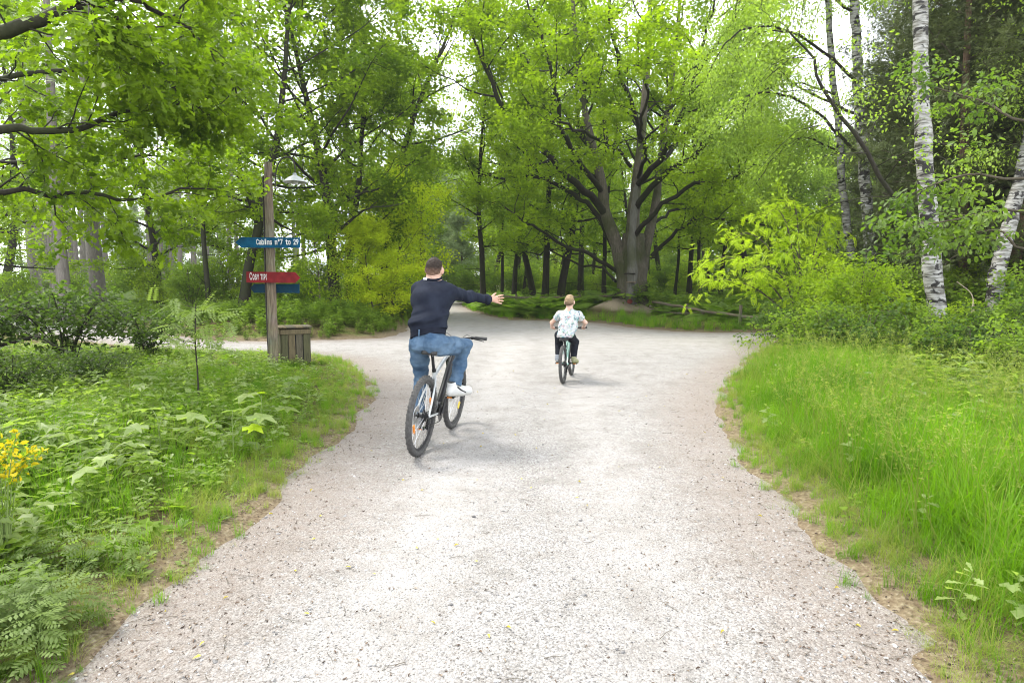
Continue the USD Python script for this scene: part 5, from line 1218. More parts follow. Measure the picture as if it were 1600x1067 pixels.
def bicycle(name, label, M, R, wb, tr, bb, cl, seat, ht0, ht1, bar, bar_w, crank, right_ang, ped_y, frame_m, down_m, spokes, refl, tyre_m, stays_m, down_r=.03, sadl=1.0, grip_m=None, lettered=False):
    t = thing(name, label, 'bicycle', M=M)
    wheel(t, 0, R, tr, spokes, tyre_m, .066, refl[0], disc=True, cassette=True)
    wheel(t, wb, R, tr, spokes, tyre_m, .052, refl[1], spin=.1)
    bb, cl, seat, ht0, ht1, bar = (np.array(q, float) for q in (bb, cl, seat, ht0, ht1, bar))
    ax, fx = np.array([0, 0, R]), np.array([wb, 0, R])
    part(t, 'seat_tube', tube([bb, cl + unit(cl - bb) * .05], .017, 12), frame_m, 40)
    part(t, 'top_tube', tube(smooth_path([cl, (cl + ht1 * .0 + ht1) / 2 + [0, 0, .004], ht1 - unit(ht1 - ht0) * .02], 10), .018, 12), frame_m, 40)
    part(t, 'down_tube', tube(smooth_path([bb + [.02, 0, .02], (bb + ht0) / 2 + [0, 0, -.005], ht0 + unit(ht1 - ht0) * .02], 10), [down_r] * 9 + [down_r * .8], 14), down_m, 40)
    part(t, 'head_tube', tube([ht0, ht1], .024, 14), frame_m, 40)
    for s in (1, -1):
        part(t, 'seat_stay', tube(smooth_path([cl + [-.005, s * .018, -.02], (cl + ax) / 2 + [0, s * .05, .01], ax + [.0, s * .066, 0]], 8), .0095, 8), stays_m, 40)
        part(t, 'chain_stay', tube(smooth_path([bb + [-.02, s * .03, 0], bb * .5 + ax * .5 + [0, s * .052, 0], ax + [0, s * .066, 0]], 8), .0105, 8), stays_m, 40)
    cr = ht0 + unit(ht0 - ht1) * .015
    part(t, 'fork_crown', box((.05, .15 if R > .33 else .12, .04), cr, rot([0, 1, 0], .3), .012), BLACKM)
    for s in (1, -1):
        y = s * (tr + .034)
        part(t, 'fork_leg', tube([cr + [0, y, 0], cr + (fx - cr) * .45 + [0, y, 0], cr + (fx - cr) * .46 + [0, y, 0], fx + [-.015, y, 0]], [.016, .016, .020, .017], 12), BLACKM, 40)
    part(t, 'seat_post', tube([cl + unit(cl - bb) * .02, seat + [-.005, 0, -.045]], .0145, 12), BLACKM, 40)
    part(t, 'seat_clamp', tube([cl + unit(cl - bb) * .045, cl + unit(cl - bb) * .07], .021, 12), BLACKM, 40)
    sd = Field(seat + [-.17 * sadl, -.11, -.06], seat + [.20 * sadl, .11, .05], .005)
    for s in (1, -1):
        sd.bone(seat + [-.10 * sadl, s * .042, -.012], seat + [.02, s * .018, -.008], .034, .022, .03)
    sd.bone(seat + [-.08, 0, -.010], seat + [.15 * sadl, 0, -.008], .026, .020, .03)
    sd.cut(seat + [0, 0, -.03], (0, 0, -1))
    sv, sf = sd.mesh()
    part(t, 'saddle', (sv, sf), BLACKL, True)
    part(t, 'saddle_rail', join([tube([seat + [-.08, s * .022, -.032], seat + [-.05, s * .02, -.05], seat + [.05, s * .02, -.05], seat + [.10, s * .012, -.03]], .0035, 6) for s in (1, -1)]), STEEL, True)
    # bar
    st = ht1 + unit(ht1 - ht0) * .03
    part(t, 'stem', tube([st - unit(ht1 - ht0) * .03, st, st + (bar - st) * .5 + [0, 0, .0], bar], [.018, .019, .017, .018], 10), BLACKM, 40)
    gz_ = bar + [-.03, 0, .03]
    pts = [gz_ + [0, bar_w, 0], gz_ + [.0, bar_w * .55, -.004], bar + [0, .06, 0], bar + [0, -.06, 0], gz_ + [.0, -bar_w * .55, -.004], gz_ + [0, -bar_w, 0]]
    part(t, 'handlebar', tube(smooth_path(pts, 24), .0125, 10), BLACKM, 40)
    for s in (1, -1):
        g0, g1 = gz_ + [0, s * bar_w, 0], gz_ + [0, s * (bar_w - .125), -.001]
        part(t, 'grip', tube([g0, g0 * .97 + g1 * .03, g1], [.0165, .0175, .016], 12), grip_m or RUBBER, 40)
        b0 = gz_ + [.01, s * (bar_w - .155), -.005]
        part(t, 'brake_clamp', box((.034, .03, .034), b0, None, .006), BLACKM)
        part(t, 'brake_lever', tube(smooth_path([b0 + [.01, 0, -.005], b0 + [.045, s * .01, -.018], b0 + [.055, s * .06, -.025], b0 + [.035, s * .115, -.03]], 10), np.linspace(.007, .005, 10), 6), BLACKM, True)
        part(t, 'cable', tube(smooth_path([b0 + [.02, -s * .01, 0], bar + [.10, s * .10, .03], bar + [.09, s * .02, -.06], ht0 + [.03, s * .02, .02]], 14), .0025, 5), BLACKM, True)
    # drive
    toY = rot([1, 0, 0], math.pi / 2)
    part(t, 'chainring', moved(lathe([(.02, -.002), (crank * .46, -.002), (crank * .48, 0), (crank * .46, .002), (.02, .002)], sides=36), toY, bb + [0, -.048, 0]), BLACKM, 30)
    part(t, 'bottom_bracket', tube([bb + [0, -.06, 0], bb + [0, .06, 0]], .024, 14), BLACKM, 40)
    if lettered:
        part(t, 'motor', moved(lathe([(0, -.055), (.05, -.05), (.07, -.03), (.07, .03), (.05, .05), (0, .055)], sides=24), toY, bb + [.045, 0, .03]), BLACKM, 30)
    for s, a in ((-1, right_ang), (1, right_ang + math.pi)):
        e = bb + np.array([crank * math.cos(a), 0, crank * math.sin(a)])
        part(t, 'crank_arm', tube([bb + [0, s * .062, 0], e + [0, s * .078, 0]], [.015, .011], 8), BLACKM, 40)
        p = thing_child(t, 'pedal')
        part(p, 'pedal_body', box((.09, .085, .018), e + [0, s * ped_y, 0], None, .005), BLACKM)
        part(p, 'pedal_reflector', box((.006, .05, .012), e + [-.048, s * ped_y, 0]), ORANGE)
        part(p, 'pedal_axle', tube([e + [0, s * .07, 0], e + [0, s * (ped_y - .03), 0]], .006, 8), STEEL, 40)
    cr_, cs_ = crank * .47, .042
    y = -.046
    up = [bb + [0, y, cr_], ax + [0, y, cs_]]; dn = [ax + [.02, y, -.105], bb + [0, y, -cr_]]
    part(t, 'chain', join([tube(up, .0042, 4), tube(dn, .0042, 4), tube([ax + [-.042, y, .0], ax + [-.03, y, -.035], ax + [.035, y, -.055], ax + [.0, y, -.09], ax + [.02, y, -.105]], .0042, 4)]), BLACKM)
    part(t, 'derailleur', join([box((.035, .022, .05), ax + [-.005, -.075, -.045], rot([0, 1, 0], .3), .006), box((.022, .012, .085), ax + [.012, -.058, -.085], rot([0, 1, 0], -.25), .004)]), BLACKM)
    part(t, 'jockey_wheel', moved(lathe([(.004, -.003), (.022, -.003), (.022, .003), (.004, .003)], sides=16), toY, ax + [.018, -.05, -.108]), BLACKM, 30)
    part(t, 'brake_caliper', box((.05, .03, .035), ax + [.05, .072, .045], rot([0, 1, 0], -.6), .006), BLACKM)
    return t

# ---- the man and his bicycle
def rest_on_path(p):
    s = sdist(p[:1], p[1:2]); return np.array([p[0], p[1], float(path_z(p[:1], p[1:2], s)[0])])
MR, MF = rest_on_path(G(655, 712)), rest_on_path(G(707, 669))
MM = riding_frame(MR, MF, math.radians(5))
WBM = float(np.linalg.norm(MF - MR))
bicycle('bicycle', 'silver and black mountain bicycle with knobbly tyres ridden by the man', MM, .37, WBM, .029, (.43, 0, .31), (.285, 0, .70), (.185, 0, .955), (.885, 0, .80), (.852, 0, .915), (.875, 0, 1.005), .355, .17, math.radians(74), .125,
        SILVER, BLACKM, 28, ([(ORANGE, (1.15, -1.9))], [(YELLOWR, (2.3, -.7))]), DUSTY, SILVER, .036, lettered=True)
def hand(F_, wrist, hdir, up_, side, pose, scale=1.0):
    """palm and five fingers; pose: per finger (spread, bend1, bend2, length); side: +1 thumb on up_ side; bends towards nrm"""
    h = unit(hdir); u = unit(np.asarray(up_, float) - h * (h @ np.asarray(up_, float))); nrm = np.cross(h, u) * side
    k = .006
    base = [np.asarray(wrist) + h * (.083 * scale - abs(o) * .12) + u * o for o in (np.array([.030, .010, -.011, -.030]) * scale)]
    for b in base:
        F_.bone(np.asarray(wrist) + (b - wrist) * .15 + u * 0, b, .0165 * scale, .0115 * scale, .012)
    for b, (sp, b1, b2, L) in zip(base, pose[:4]):
        L *= scale
        d0 = unit(h + u * sp + nrm * b1 * .5); d1 = unit(h + u * sp + nrm * (b1 + b2)); d2 = unit(h + u * sp + nrm * (b1 + 2.0 * b2))
        p1 = b + d0 * L * .45; p2 = p1 + d1 * L * .32; p3 = p2 + d2 * L * .23
        F_.chain([b, p1, p2, p3], [.0095 * scale, .0088 * scale, .0080 * scale, .0068 * scale], k)
    sp, b1, b2, L = pose[4]; L *= scale
    tb = np.asarray(wrist) + h * .022 * scale + u * .022 * scale
    d0 = unit(h * .62 + u * sp + nrm * b1); d1 = unit(h * .8 + u * sp * .75 + nrm * (b1 + b2))
    F_.bone(np.asarray(wrist) + h * .03 * scale, tb + d0 * L * .3, .017 * scale, .013 * scale, .012)
    F_.chain([tb, tb + d0 * L * .55, tb + d0 * L * .55 + d1 * L * .5], [.014 * scale, .0105 * scale, .0078 * scale], k)
def head(F_, c, s, look=(1, 0, 0)):
    """skull, jaw, nose, ears, brow and lips; c: centre of the skull, s: scale (adult 1)"""
    f = unit(look); z = np.array([0, 0, 1.0]); l = np.cross(z, f)
    Rm = np.stack([f, l, z], 1)
    F_.blob(c + f * -.005 * s, np.array([.100, .078, .098]) * s, .02, Rm)
    F_.blob(c + f * .035 * s - z * .055 * s, np.array([.066, .058, .072]) * s, .03, Rm)
    F_.blob(c + f * .070 * s - z * .100 * s, np.array([.026, .030, .022]) * s, .03, Rm)
    F_.bone(c + f * .098 * s - z * .020 * s, c + f * .112 * s - z * .052 * s, .010 * s, .014 * s, .012)
    F_.bone(c + f * .094 * s + l * .03 * s + z * .006 * s, c + f * .094 * s - l * .03 * s + z * .006 * s, .010 * s, .010 * s, .014)
    F_.bone(c + f * .094 * s + l * .018 * s - z * .079 * s, c + f * .094 * s - l * .018 * s - z * .079 * s, .008 * s, .008 * s, .008)
    for q in (1, -1):
        e = c - f * .004 * s + l * q * .085 * s - z * .022 * s
        Re = Rm @ rot([0, 0, 1], q * .45)
        F_.blob(e, np.array([.022, .009, .034]) * s, .006, Re)
def eyes(t, c, s, look):
    f = unit(look); l = np.cross([0, 0, 1.0], f)
    for q in (1, -1):
        e = c + f * .083 * s + l * q * .031 * s - np.array([0, 0, .018]) * s
        m = trimesh.creation.icosphere(2, .0125 * s)
        p = part(t, 'eye', (np.array(m.vertices) + e, np.array(m.faces)), EYEW, True)
        m = trimesh.creation.icosphere(1, .006 * s)
        part(p, 'iris', (np.array(m.vertices) * [.6, 1, 1] + e + f * .0102 * s, np.array(m.faces)), IRIS, True)
def nest(t_path, name):
    return None
def man():
    t = thing('person', 'person in dark navy sweater, blue jeans and white shoes cycling with right arm out', 'person', M=MM)
    A = lambda *q: np.array(q, float)
    pel, wai, che, nb, nt = A(.165, .045, 1.03), A(.205, .065, 1.22), A(.30, .085, 1.42), A(.375, .105, 1.575), A(.395, .11, 1.64)
    hc = A(.405, .113, 1.712); look = unit([1, -.05, .02])
    sR, eR, wR = A(.345, -.065, 1.50), A(.54, -.215, 1.462), A(.70, -.385, 1.448)
    sL, eL, wL = A(.405, .235, 1.485), A(.60, .30, 1.27), A(.785, .285, 1.085)
    hR, kR, aR = A(.19, -.055, 1.00), A(.585, -.195, .985), A(.455, -.165, .60)
    hL, kL, aL = A(.19, .145, 1.00), A(.46, .19, .645), A(.365, .165, .26)
    lat = unit([-.12, 1, .0])
    # body: one surface of skin from head to feet
    F = Field((.02, -.62, .10), (.98, .42, 1.86), .0065)
    head(F, hc, 1.0, look)
    F.chain([hc - A(.015, 0, .04), nt, nb], [.060, .058, .066], .03)
    F.bone(pel, wai, .078, .080, .04, lat, 1.32); F.bone(wai, che, .080, .09, .04, lat, 1.36); F.bone(che, nb, .085, .055, .04, lat, 1.3)
    F.chain([sR, eR, wR], [.044, .034, .027], .02); F.chain([sL, eL, wL], [.044, .034, .027], .02)
    F.bone(nb, sR, .06, .052, .04); F.bone(nb, sL, .06, .052, .04)
    for h_, k_, a_, toe in ((hR, kR, aR, A(.60, -.245, .525)), (hL, kL, aL, A(.545, .20, .195))):
        F.chain([h_, k_, a_], [.066, .046, .034], .02)
        F.bone(a_ - A(.03, 0, .05), toe, .034, .028, .03)
    hand(F, wR, (.105, -.125, .012), (0, 0, 1), 1, [(.22, .14, .08, .074), (.06, .10, .07, .082), (-.10, .12, .08, .076), (-.27, .16, .10, .062), (.75, .05, .05, .060)], .95)
    hand(F, wL, unit(A(.86, .285, 1.045) - wL), (0, -1, 0), 1, [(.1, .7, .9, .075), (.03, .75, .9, .08), (-.03, .75, .9, .075), (-.1, .75, .9, .06), (.45, .5, .5, .06)])
    body = part(t, 'body', F.mesh(), SKIN, True)
    eyes(t, hc, 1.0, look)
    # short dark hair
    H = Field(hc - .16, hc + .16, .005)
    H.blob(hc + A(-.009, 0, .004), A(.1025, .079, .0995), .008, np.stack([look, np.cross([0, 0, 1], look), [0, 0, 1]], 1))
    H.blob(hc + A(-.042, 0, -.028), A(.060, .066, .060), .02)
    H.cut(hc + A(.062, 0, .03), unit(A(1, 0, -.55)))
    H.d += (.010 * (meshkit.fbm(np.stack(np.meshgrid(*[np.arange(k) * .005 * 70 for k in H.n], indexing='ij'), -1), 2, 8) - .5) * (np.arange(H.n[2]) * .005 < .16)).astype(np.float32)
    H.cut(hc + A(.03, 0, -.004), unit(A(.50, 0, -.86)))
    H.wrinkle(.005, 45, 3)
    part(body, 'hair', H.mesh(), HAIR, True)
    # sweater
    S = Field((.0, -.50, 1.02), (.86, .42, 1.66), .0065)
    S.bone(pel + A(.0, .005, .03), wai, .120, .122, .05, lat, 1.36); S.bone(wai, che, .122, .128, .05, lat, 1.42); S.bone(che, nb - A(.01, 0, .03), .126, .088, .05, lat, 1.38)
    S.bone(nb - A(.03, 0, .055), sR, .088, .076, .05); S.bone(nb - A(.03, 0, .055), sL, .088, .076, .05)
    S.bone(che, sR, .10, .075, .05); S.bone(che, sL, .10, .075, .05)
    S.bone(nb - A(0, 0, .02), nt - A(0, 0, .03), .076, .071, .03)
    S.chain([sR, eR, wR - unit(wR - eR) * .015], [.076, .058, .044], .03); S.chain([sL, eL, wL - unit(wL - eL) * .015], [.076, .060, .044], .03)
    x, y, z = S.grid()
    # folds: slanting across the small of the back, gathered along the sleeve
    band = np.abs(S.d) < .04
    ii = np.argwhere(band); p = S.lo + ii * S.h
    w1 = np.clip(1 - np.abs(p[:, 2] - 1.22) / .17, 0, 1)
    q = meshkit.fbm(np.stack([p[:, 0] * 2, p[:, 1] * 3.0, p[:, 2] * 15 + p[:, 1] * 5.5], 1), 2, 4)
    arm = np.clip((-(p[:, 1]) - .10) / .06, 0, 1)
    q2 = meshkit.fbm(np.stack([(p[:, 0] - p[:, 1]) * 16, (p[:, 0] + p[:, 1]) * 4, p[:, 2] * 9 + (p[:, 0] - p[:, 1]) * 6], 1), 2, 6)
    q3 = meshkit.fbm(p * 5.5, 2, 7)
    S.d[band] += ((q - .5) * .085 * w1 + (q2 - .5) * .034 * arm + (q3 - .5) * .03).astype(np.float32)
    hemn = unit(A(-.30, -.28, -1.0)); hemp = A(.16, .05, 1.135)
    S.cut(hemp, hemn, lambda x, y, z: (np.abs(y - .06) < .23) & (x < .50) & (z < 1.30))
    S.cut(nb + A(.0, 0, .035), unit(A(-.25, 0, 1)), lambda x, y, z: (np.abs(y - .105) < .11) & (z > 1.52))
    S.cut(wR - unit(wR - eR) * .012, unit(wR - eR), lambda x, y, z: y < -.2)
    S.cut(wL - unit(wL - eL) * .012, unit(wL - eL), lambda x, y, z: (x > .55) & (z < 1.3))
    sw = part(body, 'sweater', S.mesh(), NAVY, True)
    # ribbed hem, cuffs and neckline
    def band_ring(F2, name, m): part(t, name, F2.mesh(), m, True)
    B = Field((.0, -.22, .98), (.44, .34, 1.25), .0055)
    B.bone(pel + A(.0, .005, .03), wai, .121, .121, .05, lat, 1.36); B.cut(hemp + hemn * .052, hemn); B.cut(hemp - hemn * .006, -hemn)
    part(t, 'hem_rib', B.mesh(), RIB, True)
    for w_, e_ in ((wR, eR), (wL, eL)):
        d = unit(w_ - e_)
        part(t, 'cuff', tube([w_ - d * .075, w_ - d * .06, w_ - d * .015, w_ + d * .004], [.043, .0455, .0435, .040], 18), RIB, 40)
    ring = [nb + A(-.006, 0, .043) + A(.070 * math.cos(a), .075 * math.sin(a), .020 * math.cos(a)) for a in np.linspace(0, 2 * np.pi, 25)]
    part(t, 'collar', tube(ring, .0125, 8, False), RIB, True)
    lab = nb + A(-.078, .055, .030)
    lbv = box((.010, .050, .024), (0, 0, 0), None, .003)
    part(t, 'shirt_edge', moved(lbv, rot([0, 0, 1], -.55) @ rot([0, 1, 0], .25), lab), WSHIRT, False, 'white shirt showing at the back of the collar')
    # jeans
    J = Field((.0, -.36, .22), (.74, .34, 1.22), .0065)
    J.bone(pel + A(.01, 0, .11), pel + A(0, 0, -.005), .106, .108, .04, lat, 1.36)
    J.blob(pel + A(-.040, .065, -.015), (.092, .084, .098), .035); J.blob(pel + A(-.040, -.06, -.015), (.092, .084, .098), .035)
    J.chain([hR + A(.01, 0, 0), hR * .5 + kR * .5 + A(0, -.005, -.005), kR, kR * .5 + aR * .5 + A(-.012, 0, 0), aR], [.094, .086, .069, .066, .057], .03)
    J.chain([hL + A(.01, 0, 0), hL * .5 + kL * .5, kL, kL * .5 + aL * .5 + A(-.012, 0, 0), aL + A(0, 0, .03)], [.094, .085, .068, .065, .057], .03)
    band = np.abs(J.d) < .04
    p = J.lo + np.argwhere(band) * J.h
    J.d[band] += ((meshkit.fbm(np.stack([p[:, 0] * 9, p[:, 1] * 7, p[:, 2] * 14], 1), 3, 9) - .5) * .046).astype(np.float32)
    J.cut(hemp + A(0, 0, -.035), unit(A(.30, .28, 1.0)), lambda x, y, z: z > 1.05)
    dR = unit(aR - kR); dL = unit(aL - kL)
    J.cut(aR, dR, lambda x, y, z: (y < .0) & (z < .72)); J.cut(aL + dL * -.005, dL, lambda x, y, z: (y > .02) & (z < .5))
    jn = part(body, 'jeans', J.mesh(), DENIM, True)
    jd = J.d.copy()
    part(t, 'belt_loop', box((.006, .013, .07), pel + A(-.112, .055, .085), rot([0, 1, 0], -.12), .002), DENIM)
    for y0 in (-.085, .105):
        J.d = jd - .0045
        for nn in ((0, 1, 0), (0, -1, 0)): J.cut(A(0, y0, 0) + np.array(nn) * .062, nn)
        for zz, nn in ((pel[2] + .055, (0, 0, 1)), (pel[2] - .075, (0, 0, -1))): J.cut((0, 0, zz), nn)
        J.cut((pel[0] - .05, 0, 0), (1, 0, 0))
        part(jn.GetParent(), 'back_pocket', J.mesh(), DENIM, True)
    # shoes
    for heel, toe, s in ((A(.395, -.135, .545), A(.605, -.262, .535), -1), (A(.325, .155, .20), A(.555, .205, .20), 1)):
        d = unit(toe - heel); l = np.cross([0, 0, 1.0], d)
        Fq = Field(np.minimum(heel, toe) - .11, np.maximum(heel, toe) + .13, .005)
        Fq.chain([heel + A(0, 0, .0), heel * .45 + toe * .55, toe], [.040, .046, .040], .02)
        Fq.bone(heel + d * .025 + A(0, 0, .04), heel + d * .015 + A(0, 0, .075), .042, .044, .03)
        Fq.bone(heel + d * .03 + A(0, 0, .04), heel + d * .14 + A(0, 0, .005), .042, .04, .03)
        Fq.cut(heel - A(0, 0, .030), (0, 0, -1)); Fq.cut(heel + A(0, 0, .088), unit(A(*(-d[:2] * .3), 1)))
        shoe = part(t, 'shoe', Fq.mesh(), WHITE if s < 0 else plain('grey_shoe', (.35, .35, .35), .6), True)
        Fs = Field(np.minimum(heel, toe) - .10, np.maximum(heel, toe) + .10, .005)
        Fs.chain([heel - A(0, 0, .005), heel * .45 + toe * .55 - A(0, 0, .005), toe - A(0, 0, .005)], [.046, .052, .046], .02)
        Fs.cut(heel - A(0, 0, .055), (0, 0, -1)); Fs.cut(heel - A(0, 0, .024), (0, 0, 1))
        part(shoe, 'sole', Fs.mesh(), SOLE, True)
        for q in (1, -1):
            c0 = heel * .80 + toe * .20; c1 = heel * .45 + toe * .55
            st_ = smooth_path([c0 + l * q * .043 + A(0, 0, .048), heel * .55 + toe * .45 + l * q * .0495 + A(0, 0, .012), c1 + d * .03 + l * q * .050 + A(0, 0, -.008)], 8)
            part(shoe, 'stripe', tube(st_, np.linspace(.009, .006, 8), 6), BLACKL, True)
        part(shoe, 'lining', tube([heel + d * .016 + A(0, 0, .066), heel + d * .014 + A(0, 0, .096)], [.041, .040], 14), BLACKL, 40)
man()

# ---- the boy and his bicycle
BRr, BFr = rest_on_path(G(880, 600)), rest_on_path(G(893, 587))
BM = riding_frame(BRr, BFr, math.radians(-1))
bicycle('bicycle', 'small mint green bicycle ridden by the child', BM, .295, float(np.linalg.norm(BFr - BRr)), .026, (.35, 0, .27), (.255, 0, .50), (.185, 0, .685), (.70, 0, .62), (.675, 0, .71), (.66, 0, .80), .30, .135, math.radians(-8), .115,
        MINT, MINT, 20, ([], []), DUSTY, MINT, .02, .85)
def boy():
    t = thing('person', 'child in a patterned white T-shirt and dark trousers cycling ahead towards the fork', 'person', M=BM)
    A = lambda *q: np.array(q, float)
    pel, wai, che, nb = A(.165, -.025, .765), A(.195, -.05, .87), A(.245, -.062, 1.01), A(.285, -.062, 1.115)
    hc = A(.315, -.062, 1.266); look = unit([1, 0, .03])
    sR, eR, wR = A(.27, -.205, 1.055), A(.37, -.305, .925), A(.56, -.255, .845)
    sL, eL, wL = A(.27, .085, 1.055), A(.37, .235, .925), A(.56, .275, .835)
    hR, kR, aR = A(.20, -.075, .735), A(.47, -.12, .60), A(.43, -.105, .335)
    hL, kL, aL = A(.20, .085, .735), A(.40, .125, .585), A(.22, .115, .375)
    F = Field((.0, -.36, .2), (.80, .38, 1.42), .006)
    head(F, hc, .90, look)
    F.chain([hc - A(.02, 0, .05), nb + A(.01, 0, .04), nb], [.046, .044, .05], .025)
    lat = A(0, 1, 0)
    F.bone(pel, wai, .075, .07, .04, lat, 1.3); F.bone(wai, che, .07, .075, .04, lat, 1.35); F.bone(che, nb, .07, .045, .04, lat, 1.3)
    F.chain([sR, eR, wR], [.040, .032, .022], .02); F.chain([sL, eL, wL], [.040, .032, .022], .02)
    F.bone(nb, sR, .045, .04, .03); F.bone(nb, sL, .045, .04, .03)
    for h_, k_, a_, toe in ((hR, kR, aR, A(.57, -.125, .29)), (hL, kL, aL, A(.36, .13, .325))):
        F.chain([h_, k_, a_], [.062, .042, .028], .025); F.bone(a_ - A(.02, 0, .03), toe, .026, .022, .02)
    for w_, g_, u_ in ((wR, A(.635, -.245, .83), (0, 1, .1)), (wL, A(.635, .255, .825), (0, -1, .1))):
        hand(F, w_, g_ - w_, u_, 1 if u_[1] < 0 else -1, [(.1, .7, .9, .07), (.03, .75, .9, .075), (-.03, .75, .9, .07), (-.1, .75, .9, .055), (.45, .5, .5, .055)], .72)
    body = part(t, 'body', F.mesh(), SKIN2, True)
    eyes(t, hc, .90, look)
    H = Field(hc - .16, hc + .16, .005)
    H.blob(hc + A(-.008, 0, .006), A(.097, .076, .093), .01)
    H.blob(hc + A(-.045, 0, -.025), A(.056, .062, .056), .02)
    H.blob(hc + A(.03, 0, .075), A(.06, .055, .035), .02)
    H.cut(hc + A(.055, 0, .03), unit(A(1, 0, -.5))); H.cut(hc + A(.03, 0, .0), unit(A(.50, 0, -.86)))
    H.wrinkle(.008, 38, 5)
    part(body, 'hair', H.mesh(), HAIR2, True)
    S = Field((.0, -.32, .62), (.52, .34, 1.20), .006)
    S.bone(pel + A(-.005, 0, -.03), wai, .112, .104, .04, lat, 1.32); S.bone(wai, che, .104, .100, .04, lat, 1.38); S.bone(che, nb - A(.01, 0, .02), .098, .066, .04, lat, 1.35)
    S.bone(nb - A(.02, 0, .04), sR, .066, .06, .04); S.bone(nb - A(.02, 0, .04), sL, .066, .06, .04)
    S.bone(sR, sR * .42 + eR * .58, .062, .060, .03); S.bone(sL, sL * .42 + eL * .58, .062, .060, .03)
    S.bone(nb, nb + A(.005, 0, .02), .056, .052, .02)
    band = np.abs(S.d) < .04
    p = S.lo + np.argwhere(band) * S.h
    S.d[band] += ((meshkit.fbm(np.stack([p[:, 0] * 8, p[:, 1] * 9, p[:, 2] * 8 + p[:, 1] * 5], 1), 3, 2) - .5) * .026).astype(np.float32)
    S.cut((.1, 0, .705), (-.1, 0, -1)); S.cut(nb + A(0, 0, .012), unit(A(-.2, 0, 1)), lambda x, y, z: (np.abs(y) < .09) & (z > 1.06))
    for s_, e_ in ((sR, eR), (sL, eL)):
        d = unit(e_ - s_); S.cut(s_ + d * .105, d, (lambda sg: lambda x, y, z: (y * sg > .13) & (z < 1.1))(np.sign(e_[1])))
    SHIRT = mat('patterned_shirt', {'g': ('texture_coordinate', {}), 'nz': ('noise_texture', {'scale': 30.0, 'detail': 1.0}), 'ad': ('mix', {'mix_type': 'linear_light', 'fac': .045}), 'v': ('voronoi_texture', {'scale': 42.0}), 's': ('separate_color', {}),
        'r': ('rgb_ramp', {'interpolate': False, 'ramp': [(0, (.36, .37, .385)), (.40, (.10, .22, .24)), (.50, (.37, .365, .365)), (.60, (.32, .20, .22)), (.66, (.06, .11, .13)), (.72, (.37, .365, .36)), (.80, (.19, .28, .21)), (.87, (.37, .365, .36))]}),
        'p': ('principled_bsdf', {'roughness': .85, 'specular_ior_level': .2})},
        [('g.object', 'nz.vector'), ('g.object', 'ad.color1'), ('nz.color', 'ad.color2'), ('ad.color', 'v.vector'), ('v.color', 's.color'), ('s.g', 'r.fac'), ('r.color', 'p.base_color')])
    part(body, 't_shirt', S.mesh(), SHIRT, True)
    J = Field((.0, -.25, .3), (.60, .26, .86), .006)
    J.bone(pel + A(0, 0, .04), pel + A(.0, 0, -.01), .09, .095, .03, lat, 1.35)
    J.chain([hR, kR, aR + A(0, 0, .01)], [.080, .062, .052], .03); J.chain([hL, kL, aL + A(0, 0, .01)], [.080, .062, .052], .03)
    J.wrinkle(.010, (9, 8, 12), 3, .04)
    J.cut(aR, unit(aR - kR), lambda x, y, z: (y < 0) & (z < .5)); J.cut(aL, unit(aL - kL), lambda x, y, z: (y > 0) & (z < .5))
    part(body, 'trousers', J.mesh(), BLACKC, True)
    for heel, toe, m1, m2 in ((A(.395, -.105, .305), A(.575, -.135, .275), plain('olive_trainer', (.36, .36, .20), .75), OLIVE), (A(.185, .118, .355), A(.365, .14, .315), GREYS, SOLE)):
        d = unit(toe - heel)
        Fq = Field(np.minimum(heel, toe) - .10, np.maximum(heel, toe) + .11, .005)
        Fq.chain([heel, heel * .45 + toe * .55, toe], [.034, .040, .034], .02)
        Fq.bone(heel + d * .02 + A(0, 0, .03), heel + d * .015 + A(0, 0, .06), .036, .036, .03); Fq.bone(heel + d * .03 + A(0, 0, .03), heel + d * .12, .036, .034, .03)
        Fq.cut(heel + A(0, 0, .07), (0, 0, 1)); Fq.cut(heel - A(0, 0, .024), unit(np.cross(d, [0, -1, 0])) * -1 if np.cross(d, [0, -1, 0])[2] > 0 else unit(np.cross(d, [0, -1, 0])))
        sh = part(t, 'shoe', Fq.mesh(), m1, True)
        Fs = Field(np.minimum(heel, toe) - .10, np.maximum(heel, toe) + .10, .005)
        Fs.chain([heel, heel * .45 + toe * .55, toe], [.039, .045, .039], .02)
        un = unit(np.cross(d, [0, 1, 0])); un = -un if un[2] < 0 else un
        Fs.cut(heel - un * .020, un); Fs.cut(heel - un * .045, -un)
        part(sh, 'sole', Fs.mesh(), m2, True)
boy()

# ------------------------------------------------------------------ signpost with lamp, bin, rail fences
WOOD = mat('weathered_wood', {'g': ('texture_coordinate', {}), 'mp': ('mapping', {'scale': (22, 22, 1.6)}), 'n': ('noise_texture', {'scale': 2.0, 'detail': 6.0, 'roughness': .65, 'distortion': .7}), 'n2': ('noise_texture', {'scale': 3.0, 'detail': 3.0}),
    'r': ('rgb_ramp', {'ramp': [(.28, (.05, .04, .028)), (.45, (.135, .112, .076)), (.62, (.215, .182, .125)), (.8, (.29, .255, .185))]}), 'm': ('mix', {'mix_type': 'multiply', 'fac': .5}), 'b': ('bump', {'strength': .6, 'distance': .006}),
    'p': ('principled_bsdf', {'roughness': .85, 'specular_ior_level': .2})}, [('g.object', 'mp.vector'), ('mp.vector', 'n.vector'), ('g.object', 'n2.vector'), ('n.fac', 'r.fac'), ('r.color', 'm.color1'), ('n2.color', 'm.color2'), ('m.color', 'p.base_color'), ('n.fac', 'b.height'), ('b.normal', 'p.normal')])
